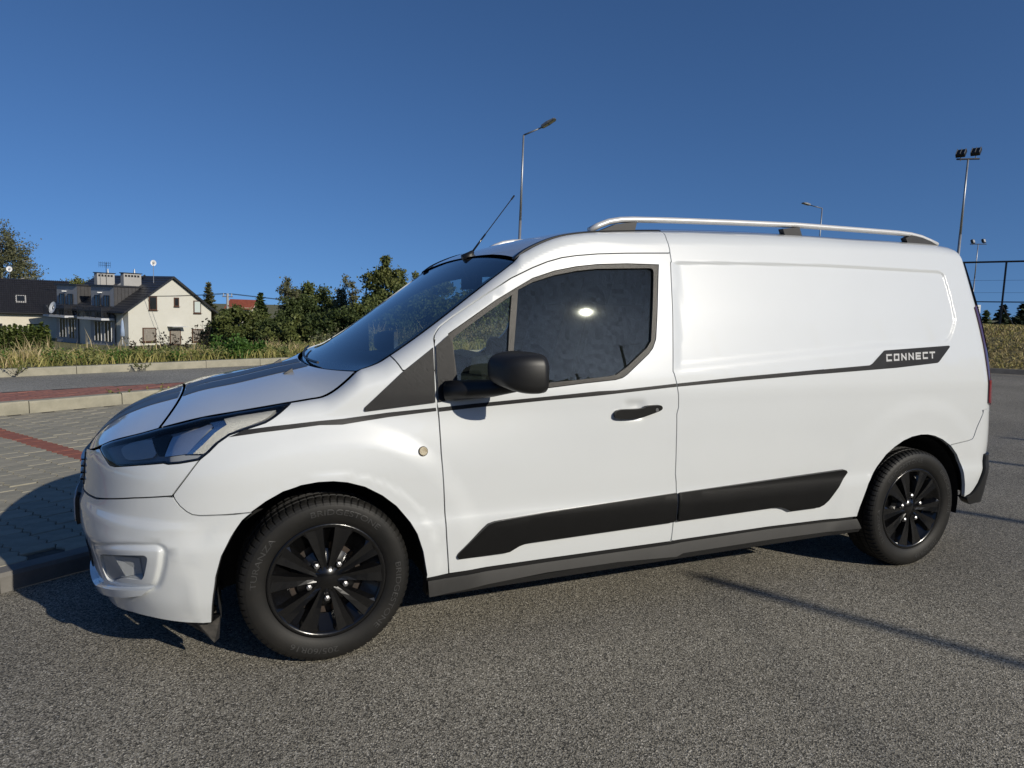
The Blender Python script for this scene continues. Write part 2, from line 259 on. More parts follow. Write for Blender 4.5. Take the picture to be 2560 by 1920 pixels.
# measured outlines in surface coordinates (along the side, height)
UV = {
 'edge_zr': [(-1.3, 0.735), (-1.17, 0.74), (-0.95, 0.762), (-0.8, 0.787), (-0.7502, 0.8096), (-0.7084, 0.8288), (-0.5744, 0.8769), (-0.5278, 0.896), (-0.4123, 0.9355), (-0.3056, 0.9557), (-0.1134, 0.9826), (-0.0522, 0.9908), (0.0121, 1.003), (0.0517, 1.026), (0.0922, 1.058), (0.138, 1.097), (0.1698, 1.107), (0.2156, 1.124), (0.2577, 1.149), (0.3495, 1.209), (0.4708, 1.296), (0.5946, 1.39), (0.6876, 1.461), (0.7513, 1.508), (0.788, 1.536), (0.8049, 1.557), (0.8483, 1.585), (0.9212, 1.622), (0.9949, 1.65), (1.122, 1.676), (1.239, 1.689), (1.405, 1.703), (1.551, 1.712), (1.891, 1.726), (2.405, 1.741), (2.716, 1.742), (3.11, 1.748), (3.408, 1.746), (3.55, 1.732), (3.62, 1.722), (4.4, 1.712)],
 'door_front': [(0.4208, 1.216), (0.4184, 1.183), (0.4193, 1.072), (0.4213, 0.9725), (0.4208, 0.9733), (0.426, 0.9153), (0.4289, 0.7788), (0.4395, 0.6181), (0.4498, 0.4556), (0.466, 0.2921)],
 'door_top': [(0.4208, 1.216), (0.4255, 1.23), (0.4352, 1.244), (0.4499, 1.261), (0.463, 1.272), (0.5113, 1.307), (0.6311, 1.387), (0.758, 1.465), (0.8574, 1.512), (0.9249, 1.539), (0.9931, 1.559), (1.062, 1.571), (1.167, 1.583), (1.312, 1.593), (1.53, 1.604)],
 'door_rear': [(1.539, 1.606), (1.541, 1.567), (1.535, 1.559), (1.525, 1.452), (1.514, 1.323), (1.49, 1.081), (1.496, 1.068), (1.505, 1.03), (1.505, 1.025), (1.513, 0.9791), (1.516, 0.9224), (1.508, 0.8917), (1.517, 0.7136), (1.521, 0.6178), (1.529, 0.5796), (1.533, 0.5365), (1.529, 0.4748), (1.529, 0.4121), (1.522, 0.3991), (1.522, 0.3047)],
 'cant_joint': [(1.534, 1.708), (1.541, 1.696), (1.533, 1.667), (1.54, 1.619), (1.539, 1.606)],
 'door_bottom': [(0.466, 0.2921), (0.9029, 0.2986), (1.522, 0.3047)],
 'side_bottom': [(1.522, 0.3047), (1.57, 0.3069), (2.08, 0.3156), (2.651, 0.3139)],
 'win_outer': [(0.4795, 1.237), (0.5359, 1.274), (0.6236, 1.332), (0.6878, 1.374), (0.7794, 1.426), (0.853, 1.467), (0.9537, 1.501), (1.056, 1.523), (1.161, 1.537), (1.306, 1.546), (1.469, 1.548), (1.457, 1.481), (1.429, 1.309), (1.414, 1.221), (1.395, 1.183), (1.371, 1.158), (1.254, 1.07), (1.232, 1.058), (1.197, 1.05), (1.046, 1.038), (0.8945, 1.023), (0.7251, 1.011), (0.5075, 1.037), (0.4969, 1.094), (0.49, 1.197)],
 'glass_q': [(0.4948, 1.21), (0.5009, 1.224), (0.5109, 1.232), (0.6219, 1.308), (0.7547, 1.396), (0.7367, 1.288), (0.7068, 1.04), (0.6053, 1.04), (0.5137, 1.045), (0.5069, 1.05)],
 'glass_m': [(0.785, 1.419), (0.8514, 1.452), (0.9519, 1.484), (1.055, 1.506), (1.159, 1.519), (1.423, 1.532), (1.437, 1.528), (1.44, 1.516), (1.435, 1.48), (1.401, 1.277), (1.391, 1.214), (1.366, 1.183), (1.257, 1.101), (1.205, 1.071), (1.17, 1.065), (1.046, 1.054), (0.8955, 1.043), (0.7333, 1.029), (0.747, 1.172)],
 'sail_wing': [(0.1368, 0.9535), (0.1409, 0.9652), (0.2904, 1.096), (0.4158, 1.189), (0.4144, 0.9716), (0.1484, 0.9451), (0.1398, 0.9465)],
 'sail_door': [(0.421, 1.19), (0.4795, 1.237), (0.4913, 1.2), (0.4979, 1.091), (0.5087, 1.036), (0.622, 1.013), (0.6636, 0.9951), (0.5438, 0.9864), (0.4225, 0.9725), (0.421, 1.072)],
 'stripe_wing': [(-0.3036, 0.8752), (-0.281, 0.888), (-0.2636, 0.8987), (-0.1814, 0.9075), (-0.0214, 0.9198), (0.0594, 0.9238), (0.232, 0.9411), (0.4146, 0.9535), (0.417, 0.9405), (0.2313, 0.9238), (0.0584, 0.903), (-0.022, 0.9046), (-0.2136, 0.8873)],
 'stripe_door': [(0.4244, 0.9535), (0.5612, 0.9644), (0.874, 0.986), (1.111, 1.003), (1.2, 1.005), (1.503, 1.027), (1.505, 1.013), (1.111, 0.9847), (0.8739, 0.9707), (0.561, 0.9484), (0.4263, 0.9372)],
 'stripe_rear': [(1.508, 1.027), (1.865, 1.05), (2.371, 1.077), (2.367, 1.076), (2.678, 1.092), (2.698, 1.1), (2.789, 1.164), (2.8, 1.166), (3.283, 1.189), (3.293, 1.186), (3.291, 1.18), (3.192, 1.103), (3.179, 1.098), (2.87, 1.077), (2.338, 1.054), (2.368, 1.056), (1.863, 1.032), (1.51, 1.013)],
 'mould_door': [(0.4961, 0.3658), (0.5014, 0.3764), (0.5992, 0.4636), (0.6233, 0.4828), (0.653, 0.4904), (0.8903, 0.505), (1.526, 0.532), (1.524, 0.4109), (1.512, 0.4034), (1.172, 0.3952), (0.8166, 0.3863), (0.7854, 0.3838), (0.7599, 0.3767), (0.72, 0.3572), (0.7047, 0.3555), (0.5039, 0.3526), (0.4974, 0.3583)],
 'mould_rear': [(1.541, 0.5287), (1.552, 0.5323), (2.531, 0.571), (2.546, 0.5658), (2.553, 0.5552), (2.436, 0.4226), (2.407, 0.4023), (2.377, 0.3923), (2.195, 0.3902), (2.162, 0.4058), (2.13, 0.4151), (2.094, 0.4185), (1.558, 0.4056), (1.539, 0.4046)],
 'arch_f': [(-0.349, 0.2105), (-0.3394, 0.278), (-0.3225, 0.3881), (-0.3015, 0.4643), (-0.2776, 0.527), (-0.2507, 0.5864), (-0.2282, 0.6136), (-0.193, 0.6478), (-0.1481, 0.679), (-0.0968, 0.6967), (-0.0362, 0.7036), (0.0172, 0.7025), (0.0672, 0.6943), (0.131, 0.6729), (0.1963, 0.634), (0.25, 0.5884), (0.3039, 0.5203), (0.3303, 0.4731), (0.3552, 0.3996), (0.3664, 0.3406), (0.3759, 0.2223)],
 'arch_r': [(2.652, 0.3122), (2.662, 0.3655), (2.701, 0.4873), (2.763, 0.5722), (2.815, 0.6288), (2.872, 0.6669), (2.932, 0.6958), (2.994, 0.7133), (3.059, 0.7206), (3.113, 0.7187), (3.169, 0.7086), (3.235, 0.6859), (3.312, 0.6453), (3.373, 0.5926), (3.418, 0.5309), (3.44, 0.4669), (3.458, 0.4153), (3.47, 0.346)],
 'bump_bot': [(-0.843, 0.2148), (-0.8304, 0.1792), (-0.7292, 0.1947), (-0.6062, 0.2171), (-0.5326, 0.2202), (-0.4745, 0.2168), (-0.423, 0.2126), (-0.3744, 0.2092), (-0.3505, 0.209)],
 'wing_bumper': [(-0.3646, 0.8), (-0.3959, 0.741), (-0.427, 0.6847), (-0.4279, 0.6785), (-0.4221, 0.6644), (-0.4097, 0.6442), (-0.3914, 0.6238), (-0.3764, 0.6134), (-0.3589, 0.6097), (-0.2929, 0.6094), (-0.23, 0.6131)],
 'bump_split': [(-0.4279, 0.6785), (-0.5471, 0.6587), (-0.6455, 0.6369), (-0.7344, 0.6159)],
 'headlight': [(-0.7494, 0.7965), (-0.7502, 0.8096), (-0.7084, 0.8288), (-0.5744, 0.8769), (-0.5278, 0.896), (-0.4123, 0.9355), (-0.3056, 0.9557), (-0.1134, 0.9826), (-0.1455, 0.9617), (-0.1843, 0.9334), (-0.2048, 0.9204), (-0.2637, 0.899), (-0.3026, 0.8828), (-0.3272, 0.8567), (-0.345, 0.8265), (-0.3649, 0.8019), (-0.415, 0.79), (-0.4463, 0.7857), (-0.46, 0.7888), (-0.5382, 0.7752), (-0.6309, 0.7563), (-0.6621, 0.7558), (-0.7024, 0.7768)],
 'hl_led': [(-0.3436, 0.9375), (-0.3024, 0.9469), (-0.1744, 0.9636), (-0.2072, 0.9341), (-0.2374, 0.9197), (-0.2907, 0.8979), (-0.3294, 0.8643), (-0.3548, 0.8221), (-0.3871, 0.8221), (-0.3674, 0.8533), (-0.349, 0.8912), (-0.3252, 0.9195)],
 'hl_chrome': [(-0.3903, 0.9275), (-0.3473, 0.9374), (-0.3303, 0.9301), (-0.3253, 0.9158), (-0.3474, 0.8874), (-0.3871, 0.8221), (-0.4054, 0.8204), (-0.3826, 0.8684), (-0.3616, 0.9102), (-0.3739, 0.9225)],
 'hl_reflector': [(-0.4745, 0.8764), (-0.4518, 0.8871), (-0.3862, 0.9271), (-0.3683, 0.9191), (-0.3858, 0.8683), (-0.406, 0.8226), (-0.4685, 0.8105), (-0.4699, 0.8427)],
 'hl_projector': [(-0.6431, 0.8213), (-0.6115, 0.8452), (-0.5429, 0.8686), (-0.5177, 0.8466), (-0.4875, 0.8092), (-0.5502, 0.7914), (-0.5947, 0.7853), (-0.6238, 0.8026)],
 'hl_divider': [(-0.5444, 0.8702), (-0.4929, 0.8896), (-0.4789, 0.8799), (-0.469, 0.8124), (-0.4863, 0.8112), (-0.5177, 0.8466)],
 'handle': [(1.185, 0.8969), (1.187, 0.9123), (1.199, 0.9212), (1.223, 0.9241), (1.295, 0.9229), (1.331, 0.9273), (1.339, 0.9359), (1.404, 0.9382), (1.418, 0.9326), (1.421, 0.9185), (1.398, 0.9079), (1.325, 0.8885), (1.289, 0.8823), (1.218, 0.882), (1.193, 0.8873)],
 'lock': [(1.391, 0.917)],
 'cup': [(1.284, 0.9214)],
 'repeater': [(0.3564, 0.7916), (0.3752, 0.7905), (0.3571, 0.8095)],
 'recess_c': [(1.421, 1.559), (1.545, 1.565), (1.94, 1.579), (2.459, 1.59), (2.67, 1.591), (3.135, 1.59), (3.293, 1.591), (3.326, 1.585), (3.343, 1.569), (3.36, 1.489), (3.371, 1.375), (3.373, 1.335), (3.365, 1.306), (3.328, 1.25), (3.296, 1.216), (3.268, 1.202), (3.225, 1.196), (2.809, 1.171), (2.379, 1.138), (1.87, 1.101), (1.485, 1.071), (1.306, 1.059)],
 'fog_outer': [(-0.7742, 0.4255), (-0.6895, 0.4513), (-0.5655, 0.4865), (-0.4711, 0.501), (-0.4556, 0.4987), (-0.4487, 0.49), (-0.4479, 0.4776), (-0.4571, 0.4383), (-0.4773, 0.3805), (-0.4905, 0.3557), (-0.5051, 0.3484), (-0.6073, 0.3246), (-0.6754, 0.3127), (-0.7319, 0.3004), (-0.7687, 0.3566)],
 'fog_inner': [(-0.7215, 0.4018), (-0.6989, 0.4181), (-0.6293, 0.4374), (-0.5089, 0.4654), (-0.4984, 0.4646), (-0.4958, 0.4569), (-0.5002, 0.4432), (-0.5171, 0.3978), (-0.5274, 0.3777), (-0.5365, 0.3702), (-0.6256, 0.356), (-0.6734, 0.3186), (-0.7098, 0.3159), (-0.7323, 0.3632)],
 'sill_top': [(0.3734, 0.2847), (0.4663, 0.2855), (0.9035, 0.2922), (1.522, 0.2978), (1.571, 0.3011), (2.081, 0.3094), (2.652, 0.3073)],
 'sill_bot': [(0.3787, 0.2234), (0.8906, 0.2487), (1.235, 0.2513), (1.541, 0.2399), (1.579, 0.2512), (2.092, 0.2582), (2.679, 0.258)],
 'taillight': [(3.544, 1.404), (3.568, 1.377), (3.58, 1.338), (3.58, 1.258), (3.568, 1.152), (3.557, 1.02), (3.564, 0.8922), (3.556, 0.8892), (3.545, 0.9067), (3.537, 1.02), (3.543, 1.119), (3.548, 1.284)],
 'rear_black': [(3.471, 0.3434), (3.514, 0.358), (3.532, 0.3776), (3.556, 0.4453), (3.591, 0.5336), (3.596, 0.6031), (3.615, 0.4752), (3.622, 0.3739), (3.616, 0.3232), (3.546, 0.3042), (3.502, 0.2888)],
 'rear_joint': [(3.315, 0.652), (3.395, 0.6604), (3.462, 0.6677), (3.495, 0.675), (3.507, 0.6957), (3.522, 0.7458), (3.55, 0.8157)],
 'conn_base': [(2.8, 1.114), (3.175, 1.127)],
 'joint_ap': [(0.2601, 1.15), (0.2687, 1.127), (0.2905, 1.098)],
 'wing_low': [(0.466, 0.2921), (0.3725, 0.2849)],
 'fog_line': [(-0.7669, 0.4327), (-0.6878, 0.4543)],
 'lip': [(-0.8681, 0.2487), (-0.8681, 0.2611), (-0.8183, 0.2601), (-0.7213, 0.2945), (-0.6074, 0.3243), (-0.5053, 0.3474), (-0.487, 0.3578), (-0.479, 0.3704), (-0.4787, 0.3638), (-0.4897, 0.3342), (-0.505, 0.3252), (-0.5748, 0.303), (-0.7715, 0.2356), (-0.8072, 0.2438), (-0.8556, 0.2368)],
 'fog_facet': [(-0.7092, 0.4088), (-0.6372, 0.4297), (-0.604, 0.3604), (-0.7109, 0.3067), (-0.5479, 0.4332), (-0.5525, 0.3755), (-0.6264, 0.3531), (-0.53, 0.3722)],
}

# ------------------------------------------------------------------ panels cut out of a surface
def resample(loop, step):
    P = np.asarray(loop, float); out = []
    for i in range(len(P)):
        a, b = P[i], P[(i+1) % len(P)]; n = max(1, int(math.ceil(np.hypot(*(b-a))/step)))
        out += [a + (b-a)*k/n for k in range(n)]
    return np.array(out)
def area2(P): return np.sum(P[:, 0]*np.roll(P[:, 1], -1) - np.roll(P[:, 0], -1)*P[:, 1])
def inset(P, d):
    """move a counter-clockwise loop inwards by d (d < 0: outwards)"""
    a = P - np.roll(P, 1, 0); b = np.roll(P, -1, 0) - P
    na = np.stack([-a[:, 1], a[:, 0]], 1); nb = np.stack([-b[:, 1], b[:, 0]], 1)
    na /= np.linalg.norm(na, axis=1, keepdims=True)+1e-12; nb /= np.linalg.norm(nb, axis=1, keepdims=True)+1e-12
    m = na + nb; m /= np.maximum((m*na).sum(1, keepdims=True), .45)
    return P + m*d
def inside(P, Q):
    """even-odd test of points Q in loop P"""
    x, y = Q[:, 0], Q[:, 1]; r = np.zeros(len(Q), bool)
    for (x1, y1), (x2, y2) in zip(P, np.roll(P, -1, 0)):
        if y1 == y2: continue
        c = (y1 > y) != (y2 > y); r ^= c & (x < (x2-x1)*(y-y1)/(y2-y1) + x1)
    return r
def seg_dist(P, Q, closed=True):
    d = np.full(len(Q), 1e9); n = len(P)
    for i in range(n if closed else n-1):
        a, b = P[i], P[(i+1) % n]; ab = b-a; t = np.clip(((Q-a)@ab)/max(ab@ab, 1e-12), 0, 1)
        d = np.minimum(d, np.linalg.norm(Q - (a + t[:, None]*ab), axis=1))
    return d
def smooth_loop(P, it=1):
    P = np.asarray(P, float)
    for _ in range(it): P = np.stack([.75*P + .25*np.roll(P, -1, 0), .25*P + .75*np.roll(P, -1, 0)], 1).reshape(-1, 2)
    return P
def panel(name, m, loops, parent=None, fn=None, grid=.03, off=0., flange=.016, gap=.0026, fine=(), mirror=False, both=False, step=None, round_=0, band=0., hole_flange=None):
    """loops[0] is the outline in surface coordinates, the others are holes; off lifts the panel off the surface"""
    fn = fn or shell; L = []
    for k, l in enumerate(loops):
        P = np.asarray(l, float)
        if round_: P = smooth_loop(P, round_)
        P = resample(P, step or grid*.8)
        if (area2(P) < 0) != (k > 0): P = P[::-1]
        L.append(inset(P, gap))
    allp = np.concatenate(L); lo, hi = allp.min(0), allp.max(0)
    def gridpts(lo, hi, g):
        a = np.arange(lo[0]+g/2, hi[0], g); b = np.arange(lo[1]+g/2, hi[1], g)
        return np.stack(np.meshgrid(a, b, indexing='ij'), -1).reshape(-1, 2)
    G = gridpts(lo, hi, grid)
    for (a0, a1, b0, b1, g) in fine:
        a0, a1, b0, b1 = max(a0, lo[0]), min(a1, hi[0]), max(b0, lo[1]), min(b1, hi[1])
        G = G[~((G[:, 0] > a0) & (G[:, 0] < a1) & (G[:, 1] > b0) & (G[:, 1] < b1))]
        G = np.concatenate([G, gridpts(np.array([a0, b0]), np.array([a1, b1]), g)])
    if band:                                              # finer mesh where the side rolls over into the roof or bonnet
        zr = ZR(G[:, 0]); G = G[G[:, 1] < zr-.12]; q = gridpts(np.array([lo[0], lo[1]]), hi, band); G = np.concatenate([G, q[q[:, 1] >= ZR(q[:, 0])-.12]])
    ok = np.zeros(len(G), bool)
    for P in L: ok ^= inside(P, G)
    G = G[ok]; dd = np.full(len(G), 1e9)
    for P in L: dd = np.minimum(dd, seg_dist(P, G))
    G = G[dd > (step or grid*.8)*.45]
    edges = []; b = 0
    for P in L:
        edges += [(b+i, b+(i+1) % len(P)) for i in range(len(P))]; b += len(P)
    pts = np.concatenate([allp, G])
    r = geometry.delaunay_2d_cdt([Vector(q) for q in pts], edges, [], 0, 1e-7)
    UV = np.array([tuple(v) for v in r[0]]); T = np.array([f for f in r[2] if len(f) == 3])
    c = UV[T].mean(1); keep = np.zeros(len(T), bool)
    for P in L: keep ^= inside(P, c)
    T = T[keep]
    P3, N3 = fn(UV[:, 0], UV[:, 1], off)
    a, b_, c_ = P3[T[:, 0]], P3[T[:, 1]], P3[T[:, 2]]
    fl = (np.cross(b_-a, c_-a)*N3[T[:, 0]]).sum(1) < 0
    T[fl] = T[fl][:, [0, 2, 1]]
    V = list(P3); N = list(N3); F = [tuple(t) for t in T]
    if flange:
        for k, P in enumerate(L):
            fg = hole_flange if k and hole_flange else flange
            q, nq = fn(P[:, 0], P[:, 1], off); n = len(P); s0 = len(V)
            t = np.roll(q, -1, 0) - np.roll(q, 1, 0); e = np.cross(t, nq); e /= np.linalg.norm(e, axis=1, keepdims=True)+1e-12
            V += list(q) + list(q - nq*fg); N += list(e) + list(e)
            F += [(s0+i, s0+n+i, s0+n+(i+1) % n, s0+(i+1) % n) for i in range(n)]
    V = np.array(V); N = np.array(N)
    if mirror: V[:, 1] *= -1; N[:, 1] *= -1; F = [f[::-1] for f in F]
    o = mesh_obj(name, V, F, m, parent, True, N)
    if both:
        o2 = o.copy(); COL.objects.link(o2); o2.scale = (1, -1, 1)
        return o, o2
    return o
def sheet(name, m, fn, a, b, parent=None, off=0., flange=0., na=40, nb=40):
    """regular patch of a surface with parameters a = (a0, a1), b = (b0, b1)"""
    A, B = np.meshgrid(np.linspace(*a, na), np.linspace(*b, nb), indexing='ij')
    P, N = fn(A.ravel(), B.ravel(), off); P = P.reshape(-1, 3); N = N.reshape(-1, 3)
    F = [(i*nb+j, i*nb+j+1, (i+1)*nb+j+1, (i+1)*nb+j) for i in range(na-1) for j in range(nb-1)]
    if (np.cross(P[1]-P[0], P[nb]-P[0])*N[0]).sum() < 0: F = [f[::-1] for f in F]
    V = list(P); NN = list(N)
    if flange:
        ring = [i*nb for i in range(na)] + [(na-1)*nb+j for j in range(1, nb)] + [i*nb+nb-1 for i in range(na-2, -1, -1)] + [j for j in range(nb-2, 0, -1)]
        q = P[ring]; nq = N[ring]; t = np.roll(q, -1, 0)-np.roll(q, 1, 0); e = np.cross(nq, t); e /= np.linalg.norm(e, axis=1, keepdims=True)+1e-12
        if (e*(q-q.mean(0))).sum() < 0: e = -e
        n = len(ring); s0 = len(V); V += list(q)+list(q-nq*flange); NN += list(e)*2
        F += [(s0+i, s0+(i+1) % n, s0+n+(i+1) % n, s0+n+i) for i in range(n)]
    return mesh_obj(name, V, F, m, parent, True, NN)
def loft(edge, centre, pw=2.0):
    """surface between a side edge curve (far side mirrored) and a centre curve; parameters v (0..1 along), t (-1 near .. 1 far)"""
    def curve(P):
        P = np.asarray(P, float); s = np.concatenate([[0], np.cumsum(np.linalg.norm(np.diff(P, axis=0), axis=1))]); s /= s[-1]
        fs = [_sp(s, P[:, k]) for k in range(3)]
        return lambda v: np.stack([f(v) for f in fs], -1)
    E, C_ = curve(edge), curve(centre)
    def base(v, t):
        e = E(np.clip(v, 0, 1)); c = C_(np.clip(v, 0, 1)); w = np.abs(t)**pw
        x = c[..., 0] + (e[..., 0]-c[..., 0])*w; z = c[..., 2] + (e[..., 2]-c[..., 2])*w
        return np.stack([x, np.abs(e[..., 1])*t, z], -1)
    def fn(v, t, off=0.):
        v = np.asarray(v, float); t = np.asarray(t, float); P = base(v, t); h = .004
        v1, v2 = np.clip(v-h, 0, 1), np.clip(v+h, 0, 1)
        n = np.cross(base(v2, t)-base(v1, t), base(v, t+h)-base(v, t-h)); n /= np.linalg.norm(n, axis=-1, keepdims=True)+1e-12
        n = np.where(n[..., 2:3] < 0, -n, n)
        return P + n*off, n
    return fn

# ------------------------------------------------------------------ ground
UPV = Vector((.0166, -.007, 1)).normalized()       # plumb line: the car park slopes a little
UPROT = Vector((0, 0, 1)).rotation_difference(UPV)
def asphalt_mat(name, dark, mid, light, scale, bump=.5):
    m = D.materials.new(name); m.use_nodes = True; nt = m.node_tree; N = nt.nodes; L = nt.links; b = N['Principled BSDF']
    tc = N.new('ShaderNodeTexCoord')
    v = N.new('ShaderNodeTexVoronoi'); v.inputs['Scale'].default_value = scale; L.new(tc.outputs['Object'], v.inputs['Vector'])
    v2 = N.new('ShaderNodeTexVoronoi'); v2.inputs['Scale'].default_value = scale*2.3; L.new(tc.outputs['Object'], v2.inputs['Vector'])
    sep = N.new('ShaderNodeSeparateColor'); L.new(v.outputs['Color'], sep.inputs[0])
    r = N.new('ShaderNodeValToRGB'); e = r.color_ramp.elements
    e[0].position = .0; e[0].color = (*dark, 1); e[1].position = 1.; e[1].color = (*light, 1)
    for p, c in ((.25, dark), (.38, mid), (.80, tuple(q*1.15 for q in mid)), (.90, tuple((a+b_)/2 for a, b_ in zip(mid, light)))):
        k = e.new(p); k.color = (*c, 1)
    L.new(sep.outputs[0], r.inputs['Fac'])
    sep2 = N.new('ShaderNodeSeparateColor'); L.new(v2.outputs['Color'], sep2.inputs[0])
    mx = N.new('ShaderNodeMix'); mx.data_type = 'RGBA'; mx.blend_type = 'MULTIPLY'; mx.inputs[0].default_value = .75
    mr = N.new('ShaderNodeMapRange'); mr.inputs[3].default_value = .45; mr.inputs[4].default_value = 1.35; L.new(sep2.outputs[1], mr.inputs[0])
    L.new(r.outputs['Color'], mx.inputs[6]); L.new(mr.outputs[0], mx.inputs[7])
    n = N.new('ShaderNodeTexNoise'); n.inputs['Scale'].default_value = .55; n.inputs['Detail'].default_value = 7; n.inputs['Roughness'].default_value = .6
    L.new(tc.outputs['Object'], n.inputs['Vector'])
    mr2 = N.new('ShaderNodeMapRange'); mr2.inputs[1].default_value = .3; mr2.inputs[2].default_value = .7; mr2.inputs[3].default_value = .78; mr2.inputs[4].default_value = 1.16
    L.new(n.outputs['Fac'], mr2.inputs[0])
    mx2 = N.new('ShaderNodeMix'); mx2.data_type = 'RGBA'; mx2.blend_type = 'MULTIPLY'; mx2.inputs[0].default_value = 1
    L.new(mx.outputs[2], mx2.inputs[6]); L.new(mr2.outputs[0], mx2.inputs[7]); L.new(mx2.outputs[2], b.inputs['Base Color'])
    b.inputs['Roughness'].default_value = .82; b.inputs['Specular IOR Level'].default_value = .35
    bp = N.new('ShaderNodeBump'); bp.inputs['Strength'].default_value = bump; bp.inputs['Distance'].default_value = .006
    ad = N.new('ShaderNodeMath'); ad.operation = 'ADD'; L.new(v.outputs['Distance'], ad.inputs[0]); L.new(sep.outputs[1], ad.inputs[1])
    L.new(ad.outputs[0], bp.inputs['Height']); L.new(bp.outputs['Normal'], b.inputs['Normal'])
    return m
M['asphalt'] = asphalt_mat('worn_asphalt', (.080, .074, .061), (.262, .240, .194), (.60, .56, .48), 205)
M['road'] = asphalt_mat('road_asphalt', (.22, .21, .185), (.285, .275, .24), (.42, .40, .35), 70, .3)
M['soil'] = mat('dry_grass_ground', (.19, .165, .075), .95, noise=(1.3, .5, (.11, .12, .04)), bump=(14, .8, .05))
M['paver'] = mat('grey_paver', (.375, .345, .265), .88, noise=(9, .25), bump=(160, .5, .002))
M['paver2'] = mat('grey_paver_darker', (.335, .312, .242), .88, noise=(9, .25), bump=(160, .5, .002))
M['paver_red'] = mat('red_paver', (.32, .115, .075), .88, noise=(12, .25), bump=(160, .5, .002))
M['brick'] = mat('red_paving_brick', (.31, .12, .085), .88, noise=(8, .3, (.26, .13, .10)), bump=(120, .5, .002))
M['joint'] = mat('joint_sand', (.10, .092, .075), .95, noise=(30, .4))
M['kerb'] = mat('concrete_kerb', (.37, .345, .265), .9, noise=(5, .28, (.27, .255, .195)), bump=(90, .5, .003))
M['kerb_shaded'] = mat('shaded_concrete_kerb', (.20, .19, .175), .9, noise=(5, .28), bump=(90, .5, .003))  # kerb concrete darkened in colour for the shade on these kerbs
def flat(name, pts, z, m):
    o = mesh_obj(name, [(x, y, z) for x, y in pts], [tuple(range(len(pts)))], m); o['kind'] = 'structure'; return o
V2 = lambda p: np.array(p[:2], float)
PZ, RZ = .085, .205                                        # levels of the paved bays and of the road beyond
A0p, A1p = V2((-1.298, 0.271, 0.000)), V2((-0.988, 0.472, 0.000))         # front edge of the bays
rd = np.array([.848, .530]); nd = np.array([-rd[1], rd[0]])
K0, K1 = V2((-2.519, 5.614, 0.085)), V2((-1.106, 6.480, 0.085)); kd = (K1-K0)/np.linalg.norm(K1-K0); kn = np.array([-kd[1], kd[0]])
F0, F1 = V2((-3.230, 8.742, 0.205)), V2((1.072, 10.666, 0.205)); fd = (F1-F0)/np.linalg.norm(F1-F0); fn_ = np.array([-fd[1], fd[0]])
R0, R1 = V2((-2.785, 6.799, 0.205)), V2((-0.767, 7.585, 0.205)); r_d = (R1-R0)/np.linalg.norm(R1-R0)
n_edge = float(((A0p+A1p)/2)@nd)
def on(P, d, s): return P + d*s
flat('car_park_asphalt', [(-60, -40), (60, -40), (60, 37), (20, 20), tuple(on(K1, kd, 8)), tuple(on(A0p, rd, 7)), tuple(on(A0p, rd, -60))], 0., M['asphalt'])
# paving bed with the bays
bed = flat('paving', [tuple(on(A0p, rd, -7)+nd*.10), tuple(on(A0p, rd, 7)+nd*.10), tuple(on(K0, kd, 9)), tuple(on(K0, kd, -7))], PZ-.010, M['joint'])
def paver_mesh(name, m, w, l, h, zig=.012):
    pts = []; n = 4
    for k in range(n): pts.append((w/2 + (zig if k % 2 else -zig) - .0016, -l/2 + l*k/n + .0016))
    pts.append((w/2 - zig - .0016, l/2-.0016)); pts.append((-w/2 - zig + .0016, l/2-.0016))
    for k in range(n-1, -1, -1): pts.append((-w/2 + (zig if k % 2 else -zig) + .0016, -l/2 + l*k/n + (.0016 if k == 0 else 0)))
    P = np.array(pts); c = P.mean(0); top = c + (P-c)*.958
    V = [(x, y, 0) for x, y in top] + [(x, y, -.005) for x, y in P] + [(x, y, -h) for x, y in P]; n = len(P)
    F = [tuple(range(n))] + [(n+i, n+(i+1) % n, (i+1) % n, i) for i in range(n)] + [(2*n+i, 2*n+(i+1) % n, n+(i+1) % n, n+i) for i in range(n)]
    me = D.meshes.new(name); me.from_pydata(V, [], F); me.materials.append(m); return me
pw_, pl_ = .165, .20
pm = [paver_mesh('paver', M['paver'], pw_, pl_, .06), paver_mesh('paver', M['paver2'], pw_, pl_, .06), paver_mesh('paver', M['paver_red'], pw_, pl_, .06)]
ang_r = math.atan2(rd[1], rd[0])
cand = []
for i in range(-26, 34):
    for j in range(0, 34):
        s = .45 + i*pw_; t = n_edge + .22 + (j + (.5 if i % 2 else 0))*pl_
        p = rd*s + nd*t
        if (p-K0)@kn > -.09: continue
        q = np.array([p[0]-CAM_POS[0], p[1]-CAM_POS[1]]); az = math.atan2(q[0], q[1])
        seen = az > YAW-.64 and az < .06 and p[0] < -.1
        cand.append((0 if seen else 1, np.linalg.norm(q), i, p))
cand.sort(key=lambda c: (c[0], c[1]))
def pick(i):
    return 2 if i % 15 == 0 else RNG.integers(0, 2)
rest = MB()
for k, (_s, _d, i, p) in enumerate(cand):
    me = pm[pick(i)]
    if k < 300:
        o = D.objects.new('paver', me); COL.objects.link(o); o.parent = bed
        o.location = (p[0], p[1], PZ + RNG.normal(0, .0012)); o.rotation_euler = (RNG.normal(0, .006), RNG.normal(0, .006), ang_r + RNG.normal(0, .006))
    else:
        c, s_ = math.cos(ang_r), math.sin(ang_r); rest.mi = pm.index(me)
        rest.add([(p[0]+v.co.x*c-v.co.y*s_, p[1]+v.co.x*s_+v.co.y*c, PZ+v.co.z) for v in me.vertices], [tuple(f.vertices) for f in me.polygons])
rest.build('remaining_pavers', None, bed, mats=[M['paver'], M['paver2'], M['paver_red']])['kind'] = 'stuff'
